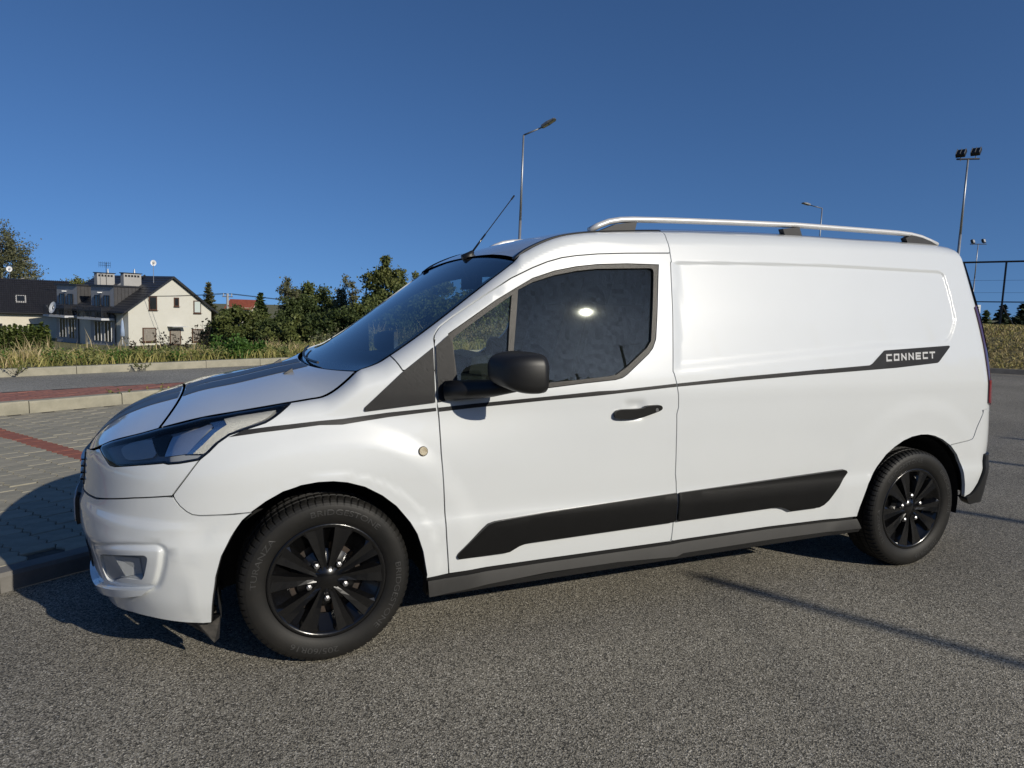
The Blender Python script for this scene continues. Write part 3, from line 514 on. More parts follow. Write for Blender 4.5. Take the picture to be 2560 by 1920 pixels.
# kerbs: stones one by one
def kerb(name, P, d, s0, s1, w, z0, z1, m, L=1.0, side=1):
    nrm = np.array([-d[1], d[0]])*side; root = empty(name, (0, 0, 0)); root['kind'] = 'structure'
    s = s0; k = 0
    while s < s1:
        h = z1 + RNG.normal(0, .003); b = MB(); a = on(P, d, s+.004); e = on(P, d, s+L-.004); ch = .018; q = RNG.normal(0, .003)
        prof = [(0+q, z0-.08), (0+q, h-ch), (ch*.6+q, h), (w+q, h), (w+q, z0-.08)]
        b.prism([(a[0]+nrm[0]*u_, a[1]+nrm[1]*u_, z_) for u_, z_ in prof], (e[0]-a[0], e[1]-a[1], 0))
        b.build('kerbstone', m, root); s += L; k += 1
    return root
kerb('bay_edge_kerb', A0p, rd, -6, 7, .10, 0, PZ+.004, M['kerb_shaded'])
kerb('near_kerb', K0, kd, -5.72, 9, .14, PZ, RZ+.012, M['kerb'])
kerb('far_kerb', F0, fd, -6.02, 13, .14, RZ, RZ+.115, M['kerb'])
# road and its red brick margin
road = flat('road', [tuple(on(R0, r_d, -9)), tuple(on(R0, r_d, 11)), tuple(on(F0, fd, 16)+fn_*.1), tuple(on(F0, fd, -10)+fn_*.1)], RZ-.003, M['road'])
rb = flat('red_brick_margin', [tuple(on(K0, kd, -6)+kn*.13), tuple(on(K0, kd, 8)+kn*.13), tuple(on(R0, r_d, 10)), tuple(on(R0, r_d, -6))], RZ-.006, M['joint'])
bm = paver_mesh('brick', M['brick'], .10, .20, .02, 0.0); br = MB(); cnt = 0
bl = []
for i in range(-20, 40):
    for j in range(0, 26):
        p = K0 + kd*(i*.20 + (.1 if j % 2 else 0)) + kn*(.19 + j*.10)
        if (p-R0)@np.array([-r_d[1], r_d[0]]) > -.05: continue
        bl.append((abs(i*.2-1.4)+j*.02, p))
bl.sort(key=lambda c: c[0]); ka = math.atan2(kd[1], kd[0]) + math.pi/2
for k, (_d, p) in enumerate(bl):
    if k < 300:
        o = D.objects.new('brick', bm); COL.objects.link(o); o.parent = rb
        o.location = (p[0], p[1], RZ + RNG.normal(0, .001)); o.rotation_euler = (RNG.normal(0, .005), RNG.normal(0, .005), ka)
    else:
        c, s_ = math.cos(ka), math.sin(ka)
        br.add([(p[0]+v.co.x*c-v.co.y*s_, p[1]+v.co.x*s_+v.co.y*c, RZ+v.co.z) for v in bm.vertices], [tuple(f.vertices) for f in bm.polygons])
br.build('remaining_bricks', M['brick'], rb)['kind'] = 'stuff'
# terrain: verge behind the far kerb, then falling ground
def terr(d, s):
    z = np.interp(d, [0, 1.5, 4, 7, 12, 25, 45, 70, 400], [RZ+.09, RZ+.05, RZ-.13, RZ-.50, -1.0, -1.9, -3.0, -3.6, -3.8])
    return z + .05*np.sin(s*.9+d*.7)*np.clip(d-.4, 0, 1)
V = []; F = []; ds = [.12, .5, 1, 1.6, 2.3, 3, 4, 5, 6.5, 8, 10, 13, 17, 22, 30, 40, 55, 75, 110, 170, 300, 700, 2500]; ss = list(np.arange(-90, 95, 2.5)); ss = [-2500, -900, -300, -150] + ss + [150, 300, 900, 2500]
for d in ds:
    for s in ss:
        p = F0 + fd*s + fn_*d; V.append((p[0], p[1], float(terr(d, s))))
n = len(ss)
for i in range(len(ds)-1):
    for j in range(n-1): F.append((i*n+j, i*n+j+1, (i+1)*n+j+1, (i+1)*n+j))
mesh_obj('terrain', V, F, M['soil'], None, True)['kind'] = 'structure'
# grass banks round the car park (one in view at the end, one behind the camera)
M['bank'] = mat('bank_turf', (.27, .215, .095), .95, noise=(2.6, .5, (.15, .13, .05)), bump=(9, 1., .09))
def bank(name, path, prof, m):
    P = [np.array(p, float) for p in path]; V = []; F = []; k = len(prof)
    for i, p in enumerate(P):
        t = P[min(i+1, len(P)-1)] - P[max(i-1, 0)]; t /= np.linalg.norm(t); o = np.array([t[1], -t[0]])
        for d, z in prof: V.append((p[0]+o[0]*d, p[1]+o[1]*d, z + (.03*math.sin(i*2.1+d*3) if 0 < d < 20 else 0)))
    for i in range(len(P)-1):
        for j in range(k-1): F.append((i*k+j, i*k+j+1, (i+1)*k+j+1, (i+1)*k+j))
    o = mesh_obj(name, V, F, m, None, True); o['kind'] = 'structure'; return o
def dense(path, step=.8):
    out = []
    for a, b in zip(path[:-1], path[1:]):
        a = np.array(a, float); b = np.array(b, float); n = max(1, int(np.linalg.norm(b-a)/step)); out += [tuple(a+(b-a)*k/n) for k in range(n)]
    return out + [path[-1]]
B0, B1 = V2((17.125, 8.094, 0.000)), V2((18.010, 7.748, 0.000)); bd = np.array([.60, -.80])
EASTP = [tuple(on(B0, bd, s)) for s in (-9, 0, 4, 7)] + [(21.3, 1.0), (20.6, -2.0)]
SOUTHP = [(17.5, -5.6), (14, -6.9), (4, -9.4), (-8, -11), (-22, -12)]
BPATH = dense(EASTP + SOUTHP)
BPATH = BPATH[::-1]
bank('grass_bank', BPATH, [(-.05, .10), (.35, .20), (1.0, .52), (1.7, .80), (2.1, .84), (2.8, 1.04), (3.6, 1.09), (8, 1.08), (30, .6), (80, -1)], M['bank'])
def kerb_path(name, path, m):
    root = empty(name); root['kind'] = 'structure'
    for a, b in zip(path[:-1], path[1:]):
        a = np.array(a); b = np.array(b); t = (b-a)/np.linalg.norm(b-a); o = np.array([-t[1], t[0]]); q = MB()
        a2 = a+t*.004; e = b-t*.004
        q.prism([(a2[0]+o[0]*u_, a2[1]+o[1]*u_, z_) for u_, z_ in ((0, -.05), (0, .10), (.02, .12), (.13, .12), (.13, -.05))], (e[0]-a2[0], e[1]-a2[1], 0)); q.build('kerbstone', m, root)
    return root
kerb_path('bank_kerb', dense(EASTP[:5], 1.0)[::-1], M['kerb_shaded'])

# ------------------------------------------------------------------ the van
ZR = _sp([e[0] for e in UV['edge_zr']], [e[1] for e in UV['edge_zr']])
RECESS = np.array([(1.0, 1.561), *UV['recess_c'][1:-1], (1.0, 1.045)])
FOG_O = smooth_loop(UV['fog_outer'], 2); FOG_I = smooth_loop(UV['fog_inner'], 2)
CUP = UV['cup'][0]; _dr = np.array(sorted(UV['door_rear'], key=lambda q: q[1])); DR_Z, DR_U = _dr[:, 1], _dr[:, 0]
def _sdf(P, u, z):
    """signed distance, positive inside"""
    sh = np.shape(u); Q = np.stack([np.ravel(u), np.ravel(z)], -1); r = np.zeros(len(Q))
    lo, hi = P.min(0)-.06, P.max(0)+.06
    k = (Q[:, 0] > lo[0]) & (Q[:, 0] < hi[0]) & (Q[:, 1] > lo[1]) & (Q[:, 1] < hi[1]); r[:] = -1
    if k.any():
        q = Q[k]; d = seg_dist(P, q); r[k] = np.where(inside(P, q), d, -d)
    return r.reshape(sh)
def _feat_w(u, z):
    u, z = np.broadcast_arrays(np.asarray(u, float), np.asarray(z, float))
    w = -.0075*sstep(-.004, .012 + .035*sstep(1.24, 1.17, z), _sdf(RECESS, u, z))*sstep(.0, .05, u - np.interp(z, DR_Z, DR_U))                      # pressed cargo panel
    for ax in (.013, 3.061):                                                         # wheel arch flares
        d = np.hypot(u-ax, z-.315)
        w = w + .0085*(1-sstep(.52, .62, d))*sstep(.2, .3, z) + .004*(1-sstep(.40, .425, d))
    w = w - .010*np.exp(-(((u-CUP[0]-.005)/.052)**4 + ((z-CUP[1]+.004)/.040)**4))    # finger cup
    w = w + .010*(1-sstep(.555, .595, z))*(1-sstep(-.42, -.33, u))                    # bumper step
    so = _sdf(FOG_O, u, z)
    w = w - .012*np.exp(-((so+.004)/.0085)**2) + .004*sstep(.0, .012, so)
    return w
plain = lambda u, z, off=0.: shell(u, z, off, False)
van = tag(empty('delivery_van', (0, 0, 0)), 'white panel delivery van with black stripes, black wheels and roof rails on the asphalt', 'van')
def uv(*names): return [q for n in names for q in UV[n]]
def cutz(P, f): return [q for q in P if f(q)]
zE = lambda u: float(ZR(np.array(u)))
def edge(u0, u1, n=40, d=-.0005): return [(u, zE(u)+d) for u in np.linspace(u0, u1, n)]
hl = UV['headlight']; wb = UV['wing_bumper']; af = UV['arch_f']; ar = UV['arch_r']; tipi = 7
ub = UV['joint_ap'][0][0]; jE = (ub, zE(ub)-.0005)
sail_tip = UV['joint_ap'][2]
# wing: bonnet joint -> windscreen corner -> pillar joint -> door gap -> arch -> bumper joint -> headlamp
df = UV['door_front']
wing = edge(hl[tipi][0], ub, 24) + [sail_tip, (df[0][0]-.003, df[0][1]-.12)] + df[2:] + [UV['wing_low'][1]] + [(.3745, .30)] + \
       [q for q in af[::-1] if q[1] > .33 and q[0] > -.225] + wb[::-1][:-1] + hl[tipi:16][::-1]
wing_o, _ = panel('front_wing', M['paint'], [wing], van, fine=[(-.45, .5, .58, 1.1, .02)], band=.011, both=True)
# windscreen pillar and roof rail panel above the door
dt = UV['door_top']; cj = UV['cant_joint']
pillar = edge(ub, cj[0][0], 40) + cj[1:] + dt[::-1] + [(df[0][0]-.003, df[0][1]-.12), sail_tip]
panel('windscreen_pillar', M['paint'], [pillar], van, grid=.02, band=.010, both=True)
# door
dr = UV['door_rear']
door = dt + dr + UV['door_bottom'][::-1] + df[::-1][1:]
door_o, door_far = panel('front_door', M['paint'], [door, UV['win_outer']], van, fine=[(1.2, 1.46, .86, 1.02, .009)], both=True)
# cargo side
RJ = UV['rear_joint']
side = UV['side_bottom'] + ar[:-5] + [(3.3148, .652)] + RJ[1:] + [(3.545, .83), (3.62, .84), (3.62, 1.2), (3.62, 1.45), (3.615, 1.62)] + edge(3.60, cj[0][0], 60) + cj[1:] + dr[1:]
fine = [(1.5, 3.40, 1.555, 1.60, .008), (3.26, 3.40, 1.19, 1.56, .009), (1.5, 3.3, 1.03, 1.20, .012)]
side_o, side_far = panel('cargo_side_panel', M['paint'], [side], van, fine=fine, band=.012, both=True)
# rear corner, bumper, doors
TLI = lambda z: float(np.interp(z, [.85, 1.0, 1.1, 1.2, 1.3, 1.42], [3.58, 3.575, 3.5725, 3.57, 3.5625, 3.55]))
rb_hi = [(3.4707, .3434), (3.5129, .358), (3.5304, .3777), (3.552, .42), (3.572, .50), (3.582, .575)]
rbump = [(q[0], q[1]) for q in ar if q[0] > 3.31 and q[1] > .35] + rb_hi + [(4.299, .575), (4.299, .81), (3.64, .812), (3.62, .842), (3.55, .834)] + RJ[::-1]
panel('rear_bumper', M['paint'], [rbump], van, both=True)
panel('rear_bumper_guard', M['plastic'], [rb_hi + [(4.299, .575), (4.299, .30), (3.60, .30), (3.55, .305), (3.51, .30)]], van, off=.014, flange=.05, both=True)
panel('rear_door', M['paint'], [[(3.63, .815), (4.299, .815), (4.299, 1.70), (3.63, 1.70)]], van, both=True)
panel('rear_window', M['gloss'], [[(3.605, 1.20), (3.64, 1.12), (4.27, 1.12), (4.27, 1.655), (3.60, 1.655)]], van, off=.010, flange=.012, both=True)
tl = [(TLI(z), z) for z in (1.40, 1.34, 1.28, 1.2, 1.12, 1.02, .93, .87)] + [(3.62, .850), (3.665, .86), (3.675, 1.10), (3.66, 1.36), (3.62, 1.42)]
for s in (False, True):
    t = panel('tail_light', M['dark_red'], [tl], van, off=.006, flange=.03, grid=.02, mirror=s)
    panel('red_lens', M['red'], [[(TLI(.945)+.003, .945), (TLI(.87)+.003, .872), (3.62, .857), (3.655, .868), (3.66, 1.0), (TLI(1.)+.003, 1.0)]], t, off=.0085, flange=.003, grid=.02, mirror=s)
# front bumper
lo = [(-1.169, .185), (-.95, .186), (-.8304, .186)] + UV['bump_bot'][2:]
bumper = lo + [q for q in af if q[0] < -.22] + wb[::-1][:8] + UV['bump_split'] + [(-.90, .598), (-1.169, .585)]
fine = [(-.80, -.43, .28, .52, .0045), (-1.0, -.25, .53, .62, .015)]
panel('bumper_shadow_strip', M['plastic'], [[(q[0], q[1]+.012) for q in lo[2:]] + [(q[0], q[1]-.016) for q in lo[2:][::-1]]], van, fn=plain, off=-.012, flange=.03, both=True)  # added strip under the bumper edge to close a lit gap in its shadow
lower_grille = [(-1.30, .262), (-.86, .268), (-.80, .30), (-.815, .375), (-.86, .40), (-1.30, .41)]
bump_o, bump_far = panel('front_bumper', M['paint'], [[(-1.17, .186)] + bumper[1:], FOG_I], van, fine=fine, hole_flange=.034, both=True)
ff = UV['fog_facet']
for s, bo in ((False, bump_o), (True, bump_far)):
    panel('fog_recess_floor', M['paint'], [FOG_I], bo, off=-.032, flange=0, grid=.02, gap=-.002, mirror=s)
    P = lambda i, d: shell(np.array([ff[i][0]]), np.array([ff[i][1]]), -d)[0][0]*np.array([1, -1 if s else 1, 1])
    q = MB(); q.quad(P(0, .006), P(1, .008), P(2, .008), P(3, .004)); q.quad(P(1, .008), P(4, .029), P(5, .029), P(2, .008)); q.quad(P(6, .006), P(7, .006), P(5, .030), P(2, .022)); q.build('fog_lamp_cover', M['paint'], bo)
panel('lower_grille', M['plastic'], [[(-1.169, .275), (-.92, .28), (-.89, .30), (-.90, .37), (-.93, .395), (-1.169, .40)]], van, off=.006, flange=.004, both=True)
lip = [(-.487, .350), (-.607, .320), (-.72, .292), (-.80, .268), (-.868, .258), (-1.169, .262), (-1.169, .230), (-.86, .233), (-.80, .238), (-.72, .256), (-.60, .288), (-.52, .316)]
panel('bumper_lip', M['paint'], [lip], van, fn=plain, off=.024, flange=.03, grid=.012, both=True)
# face between bumper and headlamps, grille, number plate
face = [(-.7344, .618), *UV['bump_split'][:3][::-1], *wb[:3][::-1], *hl[15:], hl[0], (-.757, .797), (-.80, .782), (-.93, .760), (-.93, .60)]
panel('front_fascia', M['paint'], [face], van, both=True)
gr, _ = panel('radiator_grille', M['plastic'], [[(-1.169, .60), (-.935, .612), (-.935, .745), (-1.169, .727)]], van, off=.003, flange=.02, both=True)
for k in range(4):
    z0 = .622 + k*.027
    panel('grille_bar', M['gloss'], [[(-1.169, z0), (-.945, z0+.004), (-.945, z0+.013), (-1.169, z0+.010)]], gr, off=.014, flange=.012, both=True)
panel('number_plate', M['white_txt'], [[(-1.169, .455), (-.965, .46), (-.965, .565), (-1.169, .56)]], van, off=.018, flange=.012, both=True)
panel('plate_holder', M['plastic'], [[(-1.169, .445), (-.952, .45), (-.952, .575), (-1.169, .57)]], van, off=.014, flange=.02, both=True)

# bonnet, windscreen, roof: lofts between the side edge and the centre line
def E3(u): return shell(np.array([u]), np.array([zE(u)-.0004]))[0][0]
eb = [E3(u) for u in np.linspace(-.529, .131, 16)]
cb = [(-.500, 0, .946), (-.469, 0, .958), (-.272, 0, 1.004), (-.10, 0, 1.045), (.015, 0, 1.068)]
bonnet_fn = loft(eb, cb, 2.3)
bon = sheet('bonnet', M['paint'], bonnet_fn, (.004, .99), (-.994, .994), van, flange=.02, na=50, nb=70)
ef = [E3(u) for u in np.linspace(-.752, -.535, 10)]
cf = [(-.862, 0, .735), (-.840, 0, .775), (-.760, 0, .848), (-.655, 0, .900), (-.507, 0, .944)]
nose_fn = loft(ef, cf, 2.3)
nose = sheet('bonnet_nose_panel', M['paint'], nose_fn, (0, .993), (-.996, .996), van, flange=.02, na=36, nb=70)
for s in (-1, 1):
    sheet('bonnet_stripe', M['decal'], bonnet_fn, (.008, .985), (s*.026, s*.30), bon, off=.0016, na=40, nb=8)
    sheet('nose_stripe', M['decal'], nose_fn, (.05, .98), (s*.026, s*.30), nose, off=.0016, na=30, nb=8)
    b = MB(); c = bonnet_fn(np.array([.80]), np.array([s*.36]))[0][0]
    b.prism([c+np.array(q) for q in ((-.018, -.017, -.002), (.024, -.014, .002), (.018, -.010, .020))], (0, .028, 0))
    b.build('washer_jet', M['plastic'], bon)
ew = [E3(u) for u in np.linspace(.135, .792, 24)]
cw = [(.03, 0, 1.065), (.13, 0, 1.125), (.27, 0, 1.218), (.47, 0, 1.362), (.66, 0, 1.49), (.815, 0, 1.588)]
screen_fn = loft(ew, cw, 2.0)
ws = sheet('windscreen', M['screen'], screen_fn, (0, 1), (-.985, .985), van, off=-.004, na=40, nb=50)
for nm, a, b_ in (('screen_border', (.0, 1.), (-1., -.935)), ('screen_border', (.0, 1.), (.935, 1.)), ('screen_border', (.94, 1.0), (-.935, .935)), ('screen_border', (0, .07), (-.935, .935))):
    sheet(nm, M['gloss'], screen_fn, a, b_, ws, off=-.009 if abs(b_[0]) < .99 and b_[1] != 1. else -.0075, na=30, nb=24)
er = [E3(u) for u in np.concatenate([np.linspace(.796, 1.4, 14), np.linspace(1.5, 3.60, 14)])]
cr = [(.820, 0, 1.592), (.95, 0, 1.648), (1.10, 0, 1.694), (1.30, 0, 1.734), (1.60, 0, 1.762), (2.40, 0, 1.79), (3.20, 0, 1.79), (3.585, 0, 1.765)]
roof_fn = loft(er, cr, 2.6)
roof = sheet('roof', M['paint'], roof_fn, (.004, 1), (-1, 1), van, flange=.02, na=90, nb=60)
vv = .30
for s in (-1, 1):
    sheet('roof_ditch_trim', M['plastic'], roof_fn, (.0, .285), (s*.962, s*1.004), roof, off=.004, flange=.006, na=40, nb=4)
# scuttle below the windscreen and the wipers
sc = MB()
tt = np.linspace(-.86, .86, 30); p = screen_fn(np.zeros(30), tt)[0]
for i in range(29):
    a, b = p[i], p[i+1]; sc.quad(a+np.array([.01, 0, -.012]), b+np.array([.01, 0, -.012]), b+np.array([-.06, 0, -.045]), a+np.array([-.06, 0, -.045]))
scuttle = sc.build('scuttle_panel', M['plastic'], van)
for y0, y1 in ((-.28, .38), (.40, .70)):
    P = [screen_fn(np.array([.018]), np.array([t]))[0][0] + np.array([-.008, 0, .009]) for t in np.linspace(y0/.77, y1/.77, 8)]
    MB().tube(P, .006, 6).build('wiper', M['plastic'], van)

def sill_fn(u, z, off=0.):
    P, n = shell(u, z, off + np.clip(.305 - np.asarray(z), 0, 1)*.40); n = n + np.array([0, 0, .34]); return P, n/np.linalg.norm(n, axis=-1, keepdims=True)
# windows of the doors, seals, pillars between the panes
gq = UV['glass_q']; gm = UV['glass_m']
for s, d in ((False, door_o), (True, door_far)):
    panel('window_pane', M['glass'], [gm], d, off=-.014, flange=0, grid=.02, gap=0, mirror=s)
    panel('quarter_pane', M['glass'], [gq], d, off=-.014, flange=0, grid=.03, gap=0, mirror=s)
    panel('window_seal', M['rubber'], [UV['win_outer'], gm, gq], d, off=-.002, flange=.016, grid=.015, gap=.0005, mirror=s)
    panel('mirror_base', M['plastic_grained'], [UV['sail_door']], d, off=.007, flange=.02, grid=.02, mirror=s)
    panel('side_moulding', M['plastic'], [UV['mould_door']], d, fn=plain, off=.017, flange=.022, gap=0, mirror=s)
    panel('waist_stripe', M['decal'], [UV['stripe_door']], d, off=.0015, flange=0, gap=0, mirror=s)
for s, w in ((False, wing_o), (True, _)):
    panel('waist_stripe', M['decal'], [UV['stripe_wing']], w, off=.0015, flange=0, gap=0, grid=.02, mirror=s)
    panel('corner_trim', M['plastic_grained'], [UV['sail_wing']], w, off=.007, flange=.02, grid=.02, mirror=s)
for s, w in ((False, side_o), (True, side_far)):
    panel('side_moulding', M['plastic'], [UV['mould_rear']], w, fn=plain, off=.017, flange=.022, gap=0, mirror=s)
    st = panel('waist_stripe', M['decal'], [UV['stripe_rear']], w, off=.0015, flange=0, gap=0, grid=.02, mirror=s)
    panel('sill_trim', M['sill'], [UV['sill_top'] + UV['sill_bot'][::-1]], van, fn=sill_fn, off=.006, flange=.012, mirror=s)
    panel('sill_trim', M['plastic'], [[(.385, .228), (1.2, .254), (2.1, .262), (2.675, .260), (2.67, .238), (.40, .208)]], van, off=.020, flange=.06, mirror=s)
# lettering on the stripe: seven squared capitals
LET = {'C': [((0, 0), (0, 1)), ((0, 1), (1, 1)), ((0, 0), (1, 0))], 'O': [((0, 0), (0, 1)), ((0, 1), (1, 1)), ((1, 1), (1, 0)), ((1, 0), (0, 0))],
       'N': [((0, 0), (0, 1)), ((0, 1), (1, 0)), ((1, 0), (1, 1))], 'E': [((0, 0), (0, 1)), ((0, 1), (1, 1)), ((0, .5), (.9, .5)), ((0, 0), (1, 0))],
       'T': [((-.05, 1), (1.05, 1)), ((.5, 1), (.5, 0))]}
A0, A1 = np.array(UV['conn_base'][0]), np.array(UV['conn_base'][1]); step_ = (A1-A0)/6.93; hh = np.array([.004, .0275])
def letter(word, parent, s):
    MBv, MBf = [], []
    for i, ch in enumerate(word):
        for (a, b) in LET[ch]:
            a = np.array(a, float); b = np.array(b, float); d = np.array([(b-a)[0]*.031, (b-a)[1]*.0275]); d /= np.linalg.norm(d); th = .0047
            f = lambda q: A0 + step_*(i+.02) + step_/np.linalg.norm(step_)*.031*q[0] + hh*q[1] + np.array([.0033, .0033])*0
            pa, pb = f(a), f(b); nn = np.array([-d[1], d[0]])*th; e = d*th*.95
            q4 = np.array([pa-e-nn, pb+e-nn, pb+e+nn, pa-e+nn]); P, N = shell(q4[:, 0], q4[:, 1], .0026 + .00015*(len(MBf) % 4))
            b0 = len(MBv); MBv += list(P); MBf += [(b0, b0+1, b0+2, b0+3)]
    V = np.array(MBv)
    if s: V[:, 1] *= -1
    return mesh_obj('lettering', V, MBf, M['white_txt'], parent)
letter('CONNECT', st, True)
letter('CONNECT', [c for c in side_o.children if c.name.startswith('waist')][0], False)

# headlamps
for s in (False, True):
    h = panel('headlight', M['housing'], [hl], van, off=-.020, flange=0, grid=.02, mirror=s)
    panel('lamp_rim', M['gloss'], [hl, inset(np.array(hl if area2(np.array(hl)) > 0 else hl[::-1]), .008)], h, off=-.002, flange=.02, grid=.01, mirror=s, gap=.001)
    panel('lamp_bezel', M['gloss'], [[q for q in hl[3:8]] + [(-.165, .970), (-.31, .940), (-.42, .918), (-.535, .880)]], h, off=-.012, flange=.02, grid=.01, gap=0, mirror=s)
    panel('light_strip', M['ledstrip'], [UV['hl_led']], h, off=-.005, flange=.015, grid=.012, gap=0, mirror=s)
    panel('chrome_trim', M['chrome'], [UV['hl_chrome']], h, off=-.009, flange=.012, grid=.012, gap=0, mirror=s)
    panel('main_reflector', M['reflector'], [UV['hl_reflector']], h, off=-.013, flange=0, grid=.012, gap=0, mirror=s)
    panel('projector', M['projector'], [UV['hl_projector']], h, off=-.010, flange=.010, grid=.012, gap=0, round_=1, mirror=s)
    panel('divider', M['gloss'], [UV['hl_divider']], h, off=-.012, flange=.008, grid=.012, gap=0, mirror=s)
    panel('lamp_lens', M['lens'], [hl], h, off=.0, flange=0, grid=.02, gap=.003, mirror=s)

# door handles, side repeaters
for s, d in ((False, door_o), (True, door_far)):
    hd = panel('door_handle', M['plastic'], [UV['handle']], d, fn=plain, off=.020, flange=.018, grid=.008, gap=0, round_=1, mirror=s)
    lk = UV['lock'][0]
    panel('lock', M['nut'], [[(lk[0]+.0075*math.cos(t), lk[1]+.0075*math.sin(t)) for t in np.arange(14)*math.pi/7]], hd, fn=plain, off=.022, flange=.004, grid=.01, gap=0, mirror=s)
for s, w in ((False, wing_o), (True, _)):
    c0 = UV['repeater'][0]
    r0 = panel('side_repeater', M['plastic_grained'], [[(c0[0]+.0185*math.cos(t), c0[1]+.0185*math.sin(t)) for t in np.arange(24)*math.pi/12]], w, off=.004, flange=.006, grid=.01, gap=0, mirror=s)
    r1 = panel('repeater_lens', M['amber'], [[(c0[0]+.016*math.cos(t), c0[1]+.016*math.sin(t)) for t in np.arange(24)*math.pi/12]], r0, off=.007, flange=.004, grid=.008, gap=0, mirror=s)

# wing mirrors: curved shell, arm, glass
def mirror_unit(sg):
    cx, cy, cz = .656, -1.078, 1.110
    V = []; F = []; nu, nv = 30, 26
    for i in range(nu+1):
        a = -math.pi/2 + math.pi*.5*i/nu*1.0            # front dome from the pole (-X) to the rim
        for j in range(nv):
            t = 2*math.pi*j/nv; ex = .55
            cc = lambda q: math.copysign(abs(math.cos(q))**ex, math.cos(q)); ss = lambda q: math.copysign(abs(math.sin(q))**ex, math.sin(q))
            k = abs(math.cos(a))**.62; yy = .092*k*cc(t); zz = .073*k*ss(t)
            zz *= 1 - .10*cc(t)                            # taller towards the van
            xx = .118*math.copysign(abs(math.sin(a))**.9, math.sin(a))
            V.append((cx + xx + .040*(-yy/.098) + .043, cy + yy, cz + zz + .012*(yy/.098)))
    for i in range(nu):
        for j in range(nv): F.append((i*nv+j, i*nv+(j+1) % nv, (i+1)*nv+(j+1) % nv, (i+1)*nv+j))
    rim = list(range(nu*nv, nu*nv+nv)); b0 = len(V)
    V += [(V[k][0]+.020, cy+(V[k][1]-cy)*.97, cz+(V[k][2]-cz)*.97) for k in rim]
    F += [(rim[j], rim[(j+1) % nv], b0+(j+1) % nv, b0+j) for j in range(nv)]
    F.append(tuple(range(b0, b0+nv)))
    V = [(x, y*sg*-1*-1 if sg > 0 else -y, z) for x, y, z in V]
    m = mesh_obj('wing_mirror', V, F, M['plastic'], van, True)
    seam = MB(); P = [(V[(nu-7)*nv+j]) for j in range(nv)]
    G = []
    for j in range(nv):
        v = Vector(V[b0+j]); G.append((v.x+.0015, cy*sg+(v.y-cy*sg)*.93 if sg > 0 else -cy+(v.y+cy)*.93, cz+(v.z-cz)*.93))
    mesh_obj('mirror_glass', G, [tuple(range(nv))], M['chrome'], m)
    arm = MB(); ys = 1 if sg > 0 else -1
    arm.tube([(.46, -.865*ys, 1.018), (.54, -.915*ys, 1.026), (.61, -.975*ys, 1.036), (.68, -1.03*ys, 1.052)], [.050, .047, .042, .034], 14, sx=1., sy=.80)
    arm.build('mirror_arm', M['plastic'], m, True)
    return m
mirror_unit(1); mirror_unit(-1)

# roof rails on their feet, aerial
railp = [(1.191, -0.640, 1.696), (1.234, -0.640, 1.719), (1.287, -0.640, 1.740), (1.348, -0.640, 1.752), (1.415, -0.640, 1.758), (1.630, -0.640, 1.768), (1.968, -0.640, 1.780), (2.333, -0.640, 1.791), (2.360, -0.640, 1.793), (2.794, -0.640, 1.795), (3.107, -0.640, 1.796), (3.205, -0.640, 1.793), (3.289, -0.640, 1.783), (3.358, -0.640, 1.767), (3.422, -0.640, 1.750)]
feet = [[(1.171, -0.640, 1.692), (1.247, -0.640, 1.700), (1.318, -0.640, 1.730), (1.428, -0.640, 1.748), (1.415, -0.640, 1.704), (1.259, -0.640, 1.694)],
        [(2.287, -0.640, 1.780), (2.394, -0.640, 1.783), (2.420, -0.640, 1.740), (2.308, -0.640, 1.735)],
        [(3.159, -0.640, 1.782), (3.197, -0.640, 1.787), (3.272, -0.640, 1.784), (3.359, -0.640, 1.763), (3.451, -0.640, 1.742), (3.182, -0.640, 1.745)]]
for s in (1, -1):
    rp = [(x, y*s, z) for x, y, z in railp]
    ra = MB().tube(rp, .0175, 12, sx=1.05, sy=.80).build('roof_rail', M['alu'], van, True)
    for ft in feet:
        P = [(x, (y+.017)*s, z) for x, y, z in ft]
        P = [(x, y, z-(.012 if k in (0, 4, 5) or (len(ft) == 4 and k > 1) else 0)) for k, (x, y, z) in enumerate(P)]
        b = MB(); b.prism(P, (0, -.034*s, 0)); b.build('rail_foot', M['plastic_grained'], ra)
an = MB(); b0 = Vector((0.842, 0.000, 1.598)); b1 = Vector((0.865, 0.000, 1.629)); b2 = Vector((0.933, 0.000, 1.720)); b3 = Vector((1.091, 0.000, 1.928))
aer = MB().tube([b0+Vector((-.025, 0, -.012)), b0+Vector((.012, 0, .012)), b1], [.026, .020, .009], 10, up=(0, 1, 0)).build('aerial', M['plastic'], van, True)
MB().bar(b1, b2, .0055, 8, .0045).build('aerial_mast', M['gloss'], aer, True)
wh = MB(); n = 9
for k in range(n): wh.bar(b2+(b3-b2)*k/n, b2+(b3-b2)*(k+.93)/n, .0026 if k < n-1 else .0045, 6); wh.bar(b2+(b3-b2)*(k+.9)/n, b2+(b3-b2)*(k+1.)/n, .0016, 6)
wh.build('aerial_whip', M['plastic'], aer)

